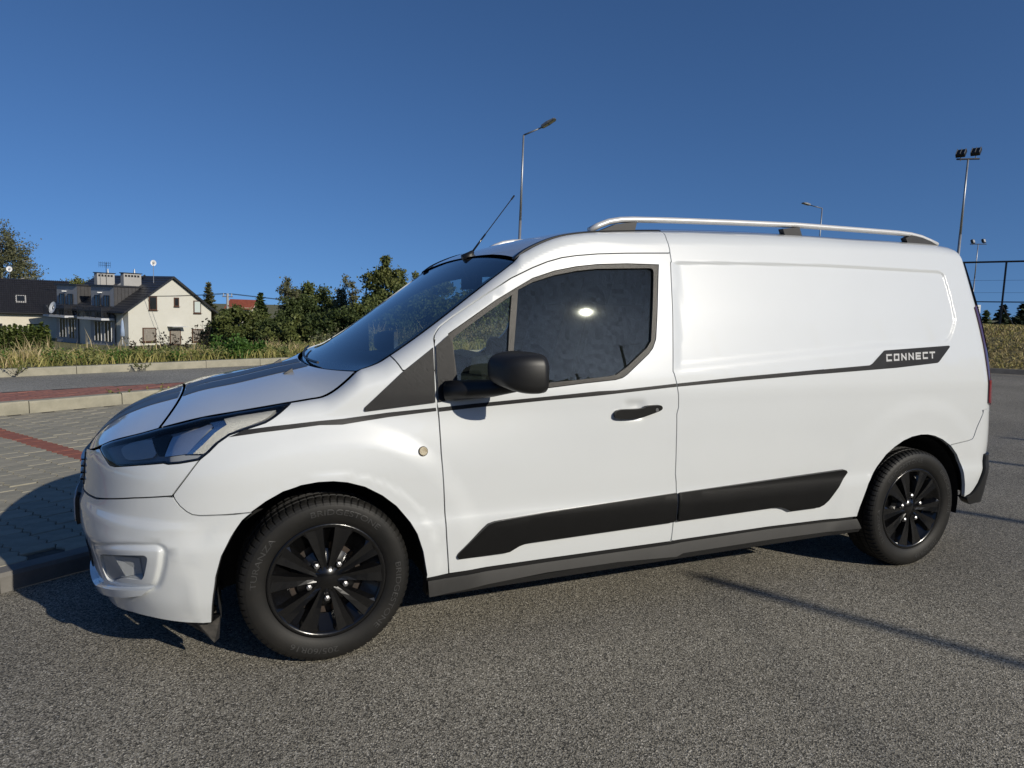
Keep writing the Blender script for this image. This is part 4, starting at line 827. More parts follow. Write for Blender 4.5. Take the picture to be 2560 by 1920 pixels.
# dark inner shell behind every joint, wheel housings, floor, bulkhead
inner = [(-.95, .24), (-.36, .24), *[(q[0]+(-.0 if q[0] < .1 else .0), q[1]) for q in af], (.40, .25), (2.64, .25), *ar, (3.52, .36), (3.9, .40), (4.28, .45), (4.28, 1.66), (3.6, 1.68)] + edge(3.5, 1.0, 30, -.03) + edge(.8, .15, 12, -.035) + [(.0, .93), (-.1, .92)]
inner = inner + [(-.20, .90), (-.33, .80), (-.46, .74), (-.60, .70), (-.95, .66)]
panel('inner_shell', M['gap'], [inner, UV['win_outer'], inset(resample(FOG_I if area2(FOG_I) > 0 else FOG_I[::-1], .02), -.012)], van, off=-.022, flange=0, grid=.06, gap=0, both=True)
for ax in (.012, 3.061):
    for s in (-1, 1):
        V = []; n = 26
        for k in range(n+1):
            t = math.radians(-10 + 204*k/n); r = .392
            for y in (-.875, -.58): V.append((ax+r*math.cos(t), y*s, .318+r*math.sin(t)))
        F = [(2*k, 2*k+1, 2*k+3, 2*k+2) for k in range(n)]
        c = len(V); V.append((ax, -.58*s, .318)); F += [(2*k+1, c, 2*k+3) for k in range(n)]
        mesh_obj('wheel_housing', V, F, M['liner'], van)
fl = MB(); fl.box((1.53, 0, .30), (1.9, 1.62, .16)); fl.box((-.20, 0, .42), (.9, 1.1, .34)); fl.box((3.10, 0, .44), (1.1, 1.1, .16)); fl.box((-.54, 0, .235), (.36, 1.20, .02)); fl.box((-.62, 0, .23), (.40, .80, .02))
fl.bar((-.0, -.75, .316), (0, .75, .316), .03); fl.bar((3.062, -.75, .316), (3.062, .75, .316), .04)
fl.build('underbody', M['liner'], van)
bk = MB(); bk.box((1.70, 0, .85), (.03, 1.56, .94)); bk.prism([(1.70, -.79, 1.34), (1.70, .79, 1.34), (1.70, .68, 1.655), (1.70, -.68, 1.655)], (.02, 0, 0))
bk.build('bulkhead', M['bulk'], van)
ds = MB(); ds.box((.42, 0, .86), (.70, 1.48, .24)); ds.prism([(.10, -.76, .98), (.78, -.76, .98), (.72, -.76, 1.055), (.40, -.76, 1.075), (.12, -.76, 1.03)], (0, 1.52, 0))
ds.prism([(.60, -.62, 1.06), (.78, -.62, 1.05), (.74, -.62, 1.14), (.64, -.62, 1.13)], (0, .40, 0))
dash = ds.build('dashboard', M['dash'], van)
sw = MB(); th = np.linspace(0, 2*math.pi, 29); q = Matrix.Rotation(math.radians(-28), 3, 'Y')
C0 = Vector((.93, -.38, 1.03)); sw.tube([C0 + q @ Vector((0, .185*math.cos(t), .185*math.sin(t))) for t in th], .016, 8, up=(1, .01, .3), cap=False)
for t in (0, math.pi, -math.pi/2): sw.bar(C0, C0 + q @ Vector((0, .18*math.cos(t), .18*math.sin(t))), .018, 6)
sw.bar(C0 + q @ Vector((.02, 0, 0)), C0 + q @ Vector((-.22, 0, -.02)), .055, 12)
sw.build('steering_wheel', M['plastic'], van, True)
for y in (-.40, .40):
    st_ = MB(); st_.box((1.22, y, .72), (.52, .50, .16)); seat = st_.build('seat', M['seat'], van)
    R = Matrix.Rotation(math.radians(14), 3, 'Y')
    MB().box((1.49, y, 1.05), (.14, .47, .62), M4=R).build('seat_back', M['seat'], seat)
    MB().box((1.585, y, 1.45), (.10, .27, .19), M4=R).build('headrest', M['seat'], seat)
im = MB(); im.box((.86, 0, 1.47), (.03, .24, .07)); im.bar((.86, 0, 1.47), (.82, 0, 1.55), .012); im.build('interior_mirror', M['plastic'], van)
MB().box((1.40, 0, 1.655), (.56, 1.26, .015)).build('headliner', M['bulk'], van)

# stone guard hanging below the bumper
for s in (1, -1):
    b = MB(); P = [(-.47, -.80, .225), (-.372, -.835, .222), (-.378, -.820, .13), (-.395, -.80, .105), (-.43, -.79, .145)]
    b.prism([(x, y*s, z) for x, y, z in P], (0, .018*s, 0)); b.prism([(x, y*s, z) for x, y, z in ((-.54, -.72, .225), (-.385, -.75, .222), (-.392, -.74, .12), (-.41, -.73, .10), (-.50, -.70, .16))], (0, .014*s, 0)); b.build('deflector_and_shadow_plate', M['dirty'], van)  # second plate is added behind the guard to widen its shadow
    b = MB(); P = [(.378, -.90, .40), (.395, -.885, .40), (.392, -.88, .215), (.374, -.90, .215)]
    b.prism([(x, y*s, z) for x, y, z in P], (0, .05*s, 0)); b.build('arch_edge', M['plastic'], van)

# ------------------------------------------------------------------ wheels
def make_tyre():
    nb, k = 72, 6; n = nb*k
    prof = [(.205, -.060, 0), (.214, -.078, 0), (.222, -.088, 0), (.236, -.0955, 0), (.255, -.101, 0), (.272, -.1025, 0), (.288, -.0995, 0), (.291, -.0985, 0), (.300, -.0935, .3), (.308, -.086, 1), (.3135, -.076, 1), (.3165, -.062, 1),
            (.3170, -.052, .6), (.3105, -.050, 0), (.3105, -.044, 0), (.3175, -.042, .5), (.318, -.014, .5), (.311, -.012, 0), (.311, -.004, 0), (.318, -.002, .5)]
    prof = prof + [(r, -y, g) for r, y, g in prof[::-1]]; m = len(prof); V = []; F = []
    for i in range(n):
        for r, y, g in prof:
            sk = int(round((y+.1)*14)) if g else 0
            gg = g if (i + sk) % k == 0 else 0
            V.append(((r-.006*gg)*math.cos(2*math.pi*i/n), y, (r-.006*gg)*math.sin(2*math.pi*i/n)))
    for i in range(n):
        for j in range(m-1): F.append((i*m+j, i*m+j+1, ((i+1) % n)*m+j+1, ((i+1) % n)*m+j))
    me_o = mesh_obj('tyre', V, F, M['tyre'], None, True)
    sm = [7 > j or j > m-9 for i in range(n) for j in range(m-1)]; me_o.data.polygons.foreach_set('use_smooth', sm); return me_o
def text_mesh(s, size):
    c = D.curves.new('t', 'FONT'); c.body = s; c.size = size; c.extrude = 0; o = D.objects.new('t', c); COL.objects.link(o)
    bpy.context.view_layer.update(); me = D.meshes.new_from_object(o.evaluated_get(bpy.context.evaluated_depsgraph_get()))
    V = np.array([tuple(v.co) for v in me.vertices]).reshape(-1, 3); F = [tuple(p.vertices) for p in me.polygons]; D.objects.remove(o); D.curves.remove(c)
    return V, F
def tyre_text(words, r0, size, parent):
    VV = []; FF = []
    for w, ang in words:
        V, F = text_mesh(w, size); x = V[:, 0] - V[:, 0].mean(); y = V[:, 1]; r = r0 + y; a = math.radians(ang) - x*1.35/r0
        yy = -np.interp(r, [.236, .255, .272, .288], [.0955, .101, .1025, .0995]) - .0012
        b = len(VV); VV += list(np.stack([r*np.cos(a), yy, r*np.sin(a)], -1)); FF += [tuple(i+b for i in f) for f in F]
    return mesh_obj('sidewall_lettering', VV, FF, M['tyre_txt'], parent)
def make_trim():
    b = MB(); NA = 64
    # base dish with slots is left open between the blades: rim ring, dished floor ring, hub
    b.lathe([(.219, -.076), (.221, -.088), (.211, -.091), (.200, -.082), (.196, -.066), (.140, -.050), (.138, -.044)], (0, 0, 0), 72)
    b.lathe([(.056, -.060), (.050, -.073), (.0, -.0738)], (0, 0, 0), 40)
    b.lathe([(.112, -.046), (.085, -.060), (.048, -.068)], (0, 0, 0), 60)
    for k in range(5):
        for sg in (-1, 1):
            c0 = math.radians(90 + 72*k) ; co = c0 + sg*math.radians(14.5); ci = c0 + sg*math.radians(14.0)
            def ring(r, wl, wr, h, hb):
                out = []
                for ang, hh_ in ((wl, hb), (wl*.72, h), (0, h - .004), (wr*.72, h), (wr, hb)):
                    t = (ci + (co-ci)*(r-.05)/.15) + ang*sg; out.append((r*math.cos(t), -hh_, r*math.sin(t)))
                return out
            secs = [ring(.040, -.34, .34, .0745, .060), ring(.075, -.22, .235, .078, .058), ring(.11, -.20, .235, .082, .054), ring(.15, -.19, .24, .085, .052), ring(.18, -.195, .24, .086, .058), ring(.207, -.20, .24, .087, .078)]
            V = [q for s_ in secs for q in s_]; F = []
            for i in range(len(secs)-1):
                for j in range(4): F.append((i*5+j, i*5+j+1, (i+1)*5+j+1, (i+1)*5+j))
            b.add(V, F)
    nl_ = len(b.F) - 200; o = b.build('wheel_trim', M['gloss'], None, False); o.data.polygons.foreach_set('use_smooth', [i < nl_ for i in range(len(b.F))]); return o
def make_wheel():
    r = MB(); r.lathe([(.0, -.03), (.06, -.035), (.10, -.028), (.14, -.038), (.175, -.030), (.195, -.045), (.205, -.070), (.214, -.078)], (0, 0, 0), 60)
    r.lathe([(.205, -.06), (.19, -.02), (.19, .07), (.21, .08)], (0, 0, 0), 40); r.lathe([(.0, .02), (.19, .02)], (0, 0, 0), 40)
    w = r.build('wheel', M['steel'], None, True)
    t = make_tyre(); t.parent = w
    
    for wd in (('BRIDGESTONE', -12), ('TURANZA', 165), ('205/60R16', -100), ('BRIDGESTONE', 82)): tyre_text([wd], .2555, .030, w)
    tr = make_trim(); tr.parent = w
    for k in range(5):
        a = math.radians(126 + 72*k); c = (.070*math.cos(a), .070*math.sin(a)); b = MB()
        b.lathe([(.0145, -.060), (.0145, -.074)], (c[0], 0, c[1]), 18)
        b.V = [(x, y, z) for x, y, z in b.V]
        V = [(c[0]+.0105*math.cos(t), y, c[1]+.0105*math.sin(t)) for y in (-.070, -.083) for t in np.arange(6)*math.pi/3] + [(c[0], -.087, c[1])]
        b.add(V, [(i, (i+1) % 6, 6+(i+1) % 6, 6+i) for i in range(6)] + [(6+i, 6+(i+1) % 6, 12) for i in range(6)])
        b.build('wheel_bolt', M['nut'], w)
    return w
wheel = make_wheel(); wheel.parent = van
def place(w, x, y, spin, steer, flip=False):
    w.location = (x, y, .3165); w.rotation_euler = (Matrix.Rotation(steer + (math.pi if flip else 0), 3, 'Z') @ Matrix.Rotation(spin, 3, 'Y')).to_euler()
w2 = copy_tree(wheel, van); w3 = copy_tree(wheel, van); w4 = copy_tree(wheel, van)
place(wheel, 0, -.790, math.radians(1.5), .012); place(w2, 3.062, -.812, math.radians(-37), 0)
place(w3, 0, .790, .4, .012, True); place(w4, 3.062, .812, .9, 0, True)

# ------------------------------------------------------------------ lamps, masts, fences
M['galv'] = mat('galvanised_steel', (.40, .41, .42), .45, metal=.7, noise=(3, .2))
M['lampgrey'] = mat('lamp_grey', (.16, .165, .17), .45, metal=.3)
M['led'] = mat('led_window', (.42, .38, .24), .3)
M['black'] = mat('black_powder_coat', (.010, .010, .011), .5)
M['white'] = mat('white_enamel', (.75, .75, .74), .5)
def upright(o): o.rotation_mode = 'QUATERNION'; o.rotation_quaternion = UPROT; return o
def column(name, label, cat, base, h, r0, r1, group=None):
    t = tag(upright(empty(name, base)), label, cat, group)
    b = MB(); b.bar((0, 0, 0), (0, 0, h*.62), r0, 10, (r0+r1)/2); b.bar((0, 0, h*.62), (0, 0, h), (r0+r1)/2*.9, 10, r1); b.box((0, 0, .02), (.3, .3, .04)); b.build('pole', M['galv'], t, True)
    return t
RGT = Vector((.922, -.387, 0)); FWD = Vector((.387, .922, 0))
def street_lamp(label, top, arm, head, down=8.0):
    """top: where pole meets arm; arm, head: vectors of the arm and the lantern"""
    base = Vector(top) - UPV*down; t = column('street_lamp', label, 'street lamp', base, down, .075, .035, 'street lamps round the car park')
    q = UPROT.inverted(); a = Vector((0, 0, down)); b = a + Vector(arm); c = b + Vector(head)
    MB().bar(a, b, .032, 8, .028).build('lamp_arm', M['lampgrey'], t, True)
    hd = Vector(head).normalized(); sd = hd.cross(Vector((0, 0, 1))).normalized(); up = sd.cross(hd); m = MB()
    sec = [(0, .05, .05), (.10, .13, .09), (.5, .16, .10), (.92, .145, .06), (1., .10, .03)]; V = []; F = []
    L_ = Vector(head).length
    for s, w, th in sec:
        p = b + hd*(s*L_)
        for u_, v_ in ((-1, -.3), (1, -.3), (.75, .7), (-.75, .7)): V.append(p + sd*(w*u_) + up*(th*v_))
    for i in range(len(sec)-1):
        for j in range(4): F.append((i*4+j, i*4+(j+1) % 4, (i+1)*4+(j+1) % 4, (i+1)*4+j))
    F += [(0, 1, 2, 3), (16, 17, 18, 19)]; m.add(V, F); ln = m.build('lantern', M['lampgrey'], t)
    g = MB()
    for s0, s1 in ((.12, .48), (.53, .92)):
        P = [b + hd*(s*L_) + sd*(w) - up*.036 for s, w in ((s0, -.115), (s0, .115), (s1, .115), (s1, -.115))]; g.add(P, [(0, 1, 2, 3)])
    g.build('led_panel', M['led'], ln)
    return t
k1 = 27/1780*1.157
street_lamp('tall grey street lamp behind the van cab with its lantern pointing right', (10.628, 22.082, 7.874), RGT*.66+Vector((0, 0, .30)), RGT*.52+Vector((0, 0, .30))-FWD*.18, 8.4)
street_lamp('thin grey street lamp seen above the rear roof rail with its lantern pointing left', (34.483, 30.615, 7.863), -RGT*.75+Vector((0, 0, .16)), -RGT*.55+Vector((0, 0, .10))-FWD*.15, 8.0)
def floodlight_mast(label, top, wide, tilt, down, back):
    base = Vector(top) - UPV*down; t = column('floodlight_mast', label, 'floodlight', base, down, .085, .04, 'floodlight masts at the sports court')
    m = MB(); ax = RGT; m.bar(Vector((0, 0, down))-ax*wide*.55, Vector((0, 0, down))+ax*wide*.55+Vector((0, 0, .06)), .04, 8); m.build('crossbar', M['black'], t)
    for s in (-1, 1):
        c = Vector((0, 0, down+.32)) + ax*(s*wide*.36) + Vector((0, 0, .05*s)); d = (FWD if back else -FWD) + RGT*(1.0 if back else .5); d.normalize(); sd = d.cross(Vector((0, 0, 1))).normalized()
        Mx = Matrix((sd, d, sd.cross(d))).transposed() @ Matrix.Rotation(tilt, 3, 'X')
        f = MB(); f.box(c, (.38, .15, .40), M4=Mx); fl_ = f.build('floodlight', M['black'], t)
        g = MB(); g.box(c + Mx @ Vector((0, .09, 0)), (.28, .02, .30), M4=Mx); g.build('lamp_glass', M['galv'], fl_)
        w = MB()
        for q in (-.17, 0, .17): w.box(c + Mx @ Vector((q, -.11, 0)), (.02, .06, .36), M4=Mx)
        w.bar(c - Vector((0, 0, .34)), c - Vector((0, 0, .1)), .02, 6); w.build('cooling_fin', M['lampgrey'], fl_)
    return t
floodlight_mast('tall twin floodlight mast close behind the rear of the van, lamps turned away', (32.058, 19.722, 8.609), .95, -.75, 9.0, True)
floodlight_mast('smaller distant twin floodlight mast beyond the net fence with pale lamp faces', (71.142, 45.872, 8.698), 1.5, .35, 9.0, False)

# net fence of the sports court beyond the bank
def net_fence(label, P, posts, zb, zt, rails, mesh_step, brace=(), mesh_r=.004):
    """zt: height of the top edge, a number or a function of x; rails: (drop below the top, radius)"""
    top = zt if callable(zt) else (lambda x: zt)
    t = tag(empty('net_fence', (0, 0, 0)), label, 'fence'); lean = lambda z: Vector((.0166*(z-zb), -.007*(z-zb), 0))
    for x, y in posts: MB().bar((x, y, zb-.5), Vector((x, y, top(x))) + lean(top(x)), .045, 8).build('post', M['black'], t)
    seg = list(zip(P[:-1], P[1:]))
    for dz, r in rails:
        b = MB()
        for a, c in seg: za, zc = top(a[0])-dz, top(c[0])-dz; b.bar(Vector((*a, za)) + lean(za), Vector((*c, zc)) + lean(zc), r, 6)
        b.build('rail', M['black'], t)
    for a, c in brace: MB().bar(a, c, .03, 6).build('brace', M['black'], t)
    if mesh_step:
        w = MB()
        for a, c in seg:
            a_ = Vector((*a, 0)); d = Vector((*c, 0))-a_; L_ = d.length; d.normalize(); H = min(top(a[0]), top(c[0]))-zb
            for sg in (1, -1):
                s = -H
                while s < L_:
                    s0, s1 = max(0, s), min(L_, s+H); z0, z1 = (s0-s), (s1-s)
                    if s1 > s0:
                        if sg < 0: z0, z1 = H-z0, H-z1
                        w.bar(a_+d*s0+Vector((0, 0, zb+z0)), a_+d*s1+Vector((0, 0, zb+z1)), mesh_r, 3, cap=False)
                    s += mesh_step
        w.build('netting', M['black'], t)['kind'] = 'stuff'
    return t
fA, fB = Vector((34.004, 21.654, 4.072)), Vector((36.093, 17.507, 4.080)); fz = (fA.z+fB.z)/2
fd_ = (fB-fA); fd_.z = 0; pA = Vector((35.181, 19.634, 4.076))
fpts = [((pA + fd_.normalized()*s).x, (pA + fd_.normalized()*s).y) for s in (-9.6, -4.8, 0, 4.8)]
zb_ = fz-4.2
net_fence('black net fence with round posts on the far side of the grass bank', [fpts[0], fpts[-1]], fpts, zb_, fz, [(0, .05), (1.95, .03), (.9, .006), (1.5, .006)], 0,
          brace=[((fpts[2][0], fpts[2][1], fz-2.05), (fpts[2][0]+1.3, fpts[2][1]-.2, fz-3.6)), ((fpts[1][0], fpts[1][1], fz-2.05), (fpts[1][0]+1.5, fpts[1][1]-.2, fz-3.6))], mesh_r=.003)
nb_ = Vector((34.191, 20.108, 1.749)); sb = tag(empty('notice_board', nb_), 'small white notice board hanging on the net fence beside the tail light', 'sign')
q = MB(); q.box((0, -.06, 0), (.16, .03, .42), rz=-.4); q.build('board', M['white'], sb)
q = MB()
for z in (-.10, 0, .10): q.box((-.035, -.085, z), (.05, .012, .035), rz=-.4)
q.build('board_marks', M['lampgrey'], sb)
# tall ball fence on the bank behind the camera (its posts throw the long shadows)
FP = [(-14, -13.6), (4, -11.0), (14, -8.3), (20.9, -4.2), (23.4, 1.0)]; S_WANT = [-10.6, -8.2, -5.8, -3.4, -1.6, .04, 1.55, 3.95, 6.19, 7.92, 9.26, 10.9, 12.23, 14.38, 16.31, 18.4]; posts = []
for s in S_WANT:
    for a, b in zip(FP[:-1], FP[1:]):
        sa, sb_ = a[0]*.895+a[1]*.446, b[0]*.895+b[1]*.446
        if sa <= s <= sb_: t = (s-sa)/(sb_-sa); posts.append((a[0]+(b[0]-a[0])*t, a[1]+(b[1]-a[1])*t)); break
net_fence('tall black ball fence on the weedy bank behind the viewer', posts, posts, .9, lambda x: float(np.interp(x, [-20, 3, 5.2, 6.9, 12, 30], [3.2, 3.4, 4.0, 5.0, 5.25, 5.4])), [(.02, .004)], .17, mesh_r=.0022)

# ------------------------------------------------------------------ houses
M['render'] = mat('white_render', (.60, .585, .515), .85, noise=(1.2, .05), bump=(40, .2, .004))
M['cream'] = mat('cream_render', (.66, .61, .50), .85, noise=(1.2, .06))
M['greyr'] = mat('grey_render', (.36, .365, .38), .85, noise=(1.2, .1))
M['chim'] = mat('light_grey_render', (.40, .39, .37), .85, noise=(1.2, .08))
M['roofd'] = mat('anthracite_sheet', (.030, .031, .036), .42, noise=(2, .3))
M['rooft'] = mat('anthracite_tile', (.032, .031, .034), .40, noise=(3, .35))
M['roofr'] = mat('red_tile', (.30, .075, .040), .8, noise=(2, .3))
M['clad'] = mat('dark_cladding', (.06, .058, .06), .6, noise=(2, .25))
M['brown'] = mat('brown_frame', (.085, .040, .022), .5)
M['wglass'] = mat('house_window_glass', (.018, .020, .022), .08, spec=.8)
M['curtain'] = mat('curtained_glass', (.30, .27, .23), .25, noise=(6, .3))
M['blind'] = mat('pale_blind', (.50, .56, .53), .6)
M['greenglass'] = mat('green_blind', (.36, .42, .16), .5)
M['iron'] = mat('railing_iron', (.014, .014, .016), .5)
M['slab'] = mat('balcony_slab', (.55, .56, .58), .8)
hq = UPROT @ Matrix(((-.854*.922+.52*.387, .52*.922+.854*.387, 0), (.854*.387+.52*.922, -.52*.387+.854*.922, 0), (0, 0, 1))).to_quaternion()
# local axes of the house: +X along the balcony side (away, left), +Y along the gable (away, right)
hx = Vector((-.854*.922+.52*.387, .854*.387+.52*.922, 0)).normalized(); hy = Vector((.52*.922+.854*.387, -.52*.387+.854*.922, 0)).normalized()
HM = Matrix((hx, hy - hx*hx.dot(hy), Vector((0, 0, 1)))).transposed()
HK = Vector((-8.804, 82.367, -3.376))
def H(x, y, z): return tuple(hx*x + hy*y + Vector((0, 0, z)))
house = tag(upright(empty('white_house', HK)), 'white semi-detached house with dark sheet roof, grey dormers and two balconies', 'house')
LX, LY, EV, RG = 14.6, 10.0, 3.88, 7.42; MY = LY/2
w = MB(); w.add([H(0, 0, -1), H(0, LY, -1), H(0, LY, EV), H(0, MY, RG-.12), H(0, 0, EV)], [(0, 1, 2, 3, 4)])
w.add([H(LX, 0, -1), H(LX, LY, -1), H(LX, LY, EV), H(LX, MY, RG-.12), H(LX, 0, EV)], [(0, 1, 2, 3, 4)])
w.quad(H(0, 0, -1), H(0, 0, EV), H(LX, 0, EV), H(LX, 0, -1)); w.quad(H(0, LY, -1), H(0, LY, EV), H(LX, LY, EV), H(LX, LY, -1))
w.build('wall', M['render'], house)
def roof_pl(x0, x1, y0, z0, y1, z1, th=.16):
    P = [H(x0, y0, z0), H(x1, y0, z0), H(x1, y1, z1), H(x0, y1, z1)]; Q = [(a, b, c-th) for a, b, c in P]
    return P+Q, [(0, 1, 2, 3), (7, 6, 5, 4), (0, 4, 5, 1), (1, 5, 6, 2), (2, 6, 7, 3), (3, 7, 4, 0)]
sl = (RG-EV)/MY; OH = .75
rf = MB(); rf.add(*roof_pl(-.55, LX+.4, -OH, EV-sl*OH+.12, MY, RG+.12)); rf.add(*roof_pl(-.55, LX+.4, LY+OH, EV-sl*OH+.12, MY, RG+.12))
roof_h = rf.build('roof', M['roofd'], house)
tl_ = MB(); ns = 15
for k in range(ns):                                       # stepped sheet courses
    y0 = -OH + (MY+OH)*k/ns; y1 = y0 + .05; z = EV-sl*OH+.12 + sl*(y0+OH)
    tl_.add(*roof_pl(-.5, LX+.35, y0, z+.045, y0+(MY+OH)/ns*.96, z+sl*(MY+OH)/ns*.96+.012, .03))
tl_.build('roof_sheet', M['roofd'], roof_h)['kind'] = 'stuff'
rs = MB(); rs.bar(H(5.0, -.2, EV+.05), H(5.0, MY, RG+.20), .10, 4); rs.build('fire_wall_capping', M['roofd'], roof_h)
sk = MB(); sk.add(*roof_pl(6.6, 7.5, 2.6, EV+sl*2.6+.24, 3.7, EV+sl*3.7+.24, .05)); sk.build('skylight', M['chim'], roof_h)
for yk, zk in ((-.1, 1), (LY*.5, 1), (LY+.1, 1)): pass
# dormers with french windows, balconies
for x0, x1 in ((2.6, 7.1), (10.0, 14.4)):
    zt = 6.15; yb = (zt-EV)/sl
    d = MB(); d.quad(H(x0, -.02, 2.6), H(x1, -.02, 2.6), H(x1, -.02, zt), H(x0, -.02, zt))
    dm = d.build('dormer', M['greyr'], house)
    c = MB(); c.add([H(x1, -.02, EV-.2), H(x1, -.02, zt), H(x1, yb, zt)], [(0, 1, 2)]); c.build('dormer_cladding', M['clad'], dm); c = MB(); c.add([H(x0, -.02, EV-.2), H(x0, -.02, zt), H(x0, yb, zt)], [(0, 1, 2)])
    0 and c.add([H(x1, -.02, EV-.2), H(x1, -.02, zt), H(x1, yb, zt)], [(0, 1, 2)])
    for k in range(8):
        y = yb*k/8; c.bar(H(x0-.02, y, EV+sl*y), H(x0-.02, y, zt), .025, 4)
    c.build('dormer_cladding', M['clad'], dm)
    r = MB(); r.add(*roof_pl(x0-.15, x1+.15, -.18, zt+.14, yb+.3, zt+.14, .16)); r.build('dormer_roof', M['roofd'], dm)
    for wx in (x0+.75, x0+2.55):
        f = MB(); f.box(H(wx+.55, -.05, 3.95), (1.0, .10, 2.3), M4=HM); fr = f.build('french_window', M['wglass'], house)
        g = MB()
        for dx in (-.52, .0, .52): g.box(H(wx+.55+dx, -.10, 3.95), (.09, .07, 2.35), M4=HM)
        g.box(H(wx+.55, -.10, 5.12), (1.1, .07, .08), M4=HM); g.build('window_frame', M['iron'], fr)
        MB().box(H(wx+.20, -.085, 3.95), (.30, .03, 2.2), M4=HM).build('curtain', M['curtain'], fr)
    b = MB(); b.box(H((x0+x1)/2, -.75, 2.6), (x1-x0+.3, 1.5, .22), M4=HM); bs = b.build('balcony_slab', M['slab'], house)
    g = MB(); xa, xb = x0-.1, x1+.1
    for k in range(8): g.box(H((xa+xb)/2, -1.46, 2.85+k*.135), (xb-xa, .03, .055), M4=HM); g.box(H(xa, -.75, 2.85+k*.135), (.03, 1.42, .055), M4=HM); g.box(H(xb, -.75, 2.85+k*.135), (.03, 1.42, .055), M4=HM)
    for xx in np.linspace(xa, xb, 5): g.box(H(xx, -1.46, 3.2), (.05, .05, 1.25), M4=HM)
    for yy in (-.75, -.1): g.box(H(xa, yy, 3.2), (.05, .05, 1.25), M4=HM)
    g.build('balcony_railing', M['iron'], house)
    l_ = MB(); l_.box(H((x0+x1)/2+.1, -.28, 5.45), (.14, .5, .10), M4=HM); l_.build('wall_lamp', M['white'], house)
    gb = MB(); gb.quad(H(x0-.2, -.03, -1), H(x1+.2, -.03, -1), H(x1+.2, -.03, 2.5), H(x0-.2, -.03, 2.5)); gb.build('ground_floor_render', M['greyr'], house)
    for wx, ww, zz, hh in ((x0+.6, 1.3, 1.2, 2.1), (x0+2.6, 1.3, 1.2, 2.1)):
        f = MB(); f.box(H(wx+.5, -.06, zz), (ww, .10, hh), M4=HM); fr = f.build('terrace_door', M['wglass'], house)
        g = MB(); g.box(H(wx+.5, -.12, zz), (.08, .06, hh), M4=HM); g.box(H(wx+.5-ww/2, -.12, zz), (.08, .06, hh), M4=HM); g.box(H(wx+.5+ww/2, -.12, zz), (.08, .06, hh), M4=HM); g.build('window_frame', M['white'], fr)
    dp = MB(); dp.bar(H(x0-.35, -.12, 3.0), H(x0-.35, -.12, -.5), .06, 6); dp.bar(H(x0-.35, -.12, 3.0), H(x0-.6, -.7, 3.3), .06, 6); dp.build('downpipe', M['iron'], house)
gt = MB(); gt.bar(H(-.5, -OH-.08, EV-sl*OH+.02), H(2.5, -OH-.08, EV-sl*OH+.02), .08, 6); gt.build('gutter', M['iron'], house)
# gable windows
for y, z, ww, hh, gm_ in ((2.75, 4.5, .95, 1.5, 'wglass'), (5.55, 4.7, .62, 1.0, 'wglass'), (8.15, 4.2, .95, 1.45, 'blind'), (2.3, 1.05, 1.55, 1.55, 'curtain'), (5.35, .75, 1.35, 1.75, 'curtain'), (8.2, .9, 1.5, 1.5, 'curtain')):
    f = MB(); f.box(H(-.03, y, z), (.10, ww, hh), M4=HM); fr = f.build('window', M['brown'], house)
    MB().box(H(-.075, y, z), (.03, ww-.22, hh-.22), M4=HM).build('pane', M[gm_], fr)
    MB().box(H(-.12, y, z-hh/2-.03), (.22, ww+.1, .05), M4=HM).build('window_sill', M['brown'], fr)
cp = MB(); cp.box(H(-.55, 5.35, 1.95), (1.1, 1.9, .05), M4=HM); cp.build('door_canopy', M['slab'], house)
for x in (3.6, 8.9):
    c = MB(); c.box(H(x, 2.5, 6.4), (.62, 2.0, 2.5), M4=HM); ch = c.build('chimney', M['chim'], house)
    MB().box(H(x, 2.5, 7.69), (.78, 2.2, .09), M4=HM).build('chimney_cap', M['roofd'], ch)
    v = MB()
    for yy in (1.75, 2.1, 2.45, 2.8, 3.15): v.box(H(x-.30, yy, 7.38), (.06, .24, .22), M4=HM)
    v.build('flue_vents', M['gap'], ch)
    v = MB(); v.bar(H(x, 2.9, 7.7), H(x, 2.9, 8.2), .12, 8, .05); v.build('flue_pipe', M['galv'], ch)
def dish(label, at_, r, face, mast=None):
    t = tag(upright(empty('satellite_dish', at_)), label, 'satellite dish', 'satellite dishes'); d = Vector(face).normalized(); sd = d.cross(Vector((0, 0, 1))).normalized(); up = sd.cross(d); V = [Vector(-d*.10)]; F = []
    for k in range(1, 4):
        for j in range(16): a = 2*math.pi*j/16; V.append(sd*(r*k/3*math.cos(a)) + up*(r*1.1*k/3*math.sin(a)) - d*(.10*(1-(k/3)**2)))
    F = [(0, 1+j, 1+(j+1) % 16) for j in range(16)] + [(1+16*k+j, 1+16*k+(j+1) % 16, 17+16*k+(j+1) % 16, 17+16*k+j) for k in range(2) for j in range(16)]
    mesh_obj('reflector_dish', V, F, M['white'], t, True)
    b = MB(); b.bar(-up*r, d*r*.9, .018, 5); b.bar(d*r*.85, d*r*1.05, .05, 6); b.build('feed_arm', M['lampgrey'], t)
    if mast: MB().bar(-d*.1, Vector((0, 0, -mast)) - d*.1, .03, 6).build('mast', M['galv'], t)
    return t
dish('round white dish high on its mast above the right chimney of the white house', (-6.407, 85.662, 5.533), .30, (.2, -1, .1), 2.6)
dish('tilted white dish on the dark tiled roof beside the left balcony', (-17.084, 90.637, 0.392), .62, (-.75, -.6, .25), .3)
dish('small white dish on a pole above the dark tiled roof near the birch', (-25.405, 111.039, 5.196), .34, (.2, -1, .2), 3.2)
ta = tag(upright(empty('tv_aerial', (-11.412, 88.803, 5.116))), 'spiky television aerial above the left chimney of the white house', 'aerial')
q = MB(); q.bar((0, 0, -2.2), (0, 0, .4), .03, 6); q.build('mast', M['iron'], ta); q = MB()
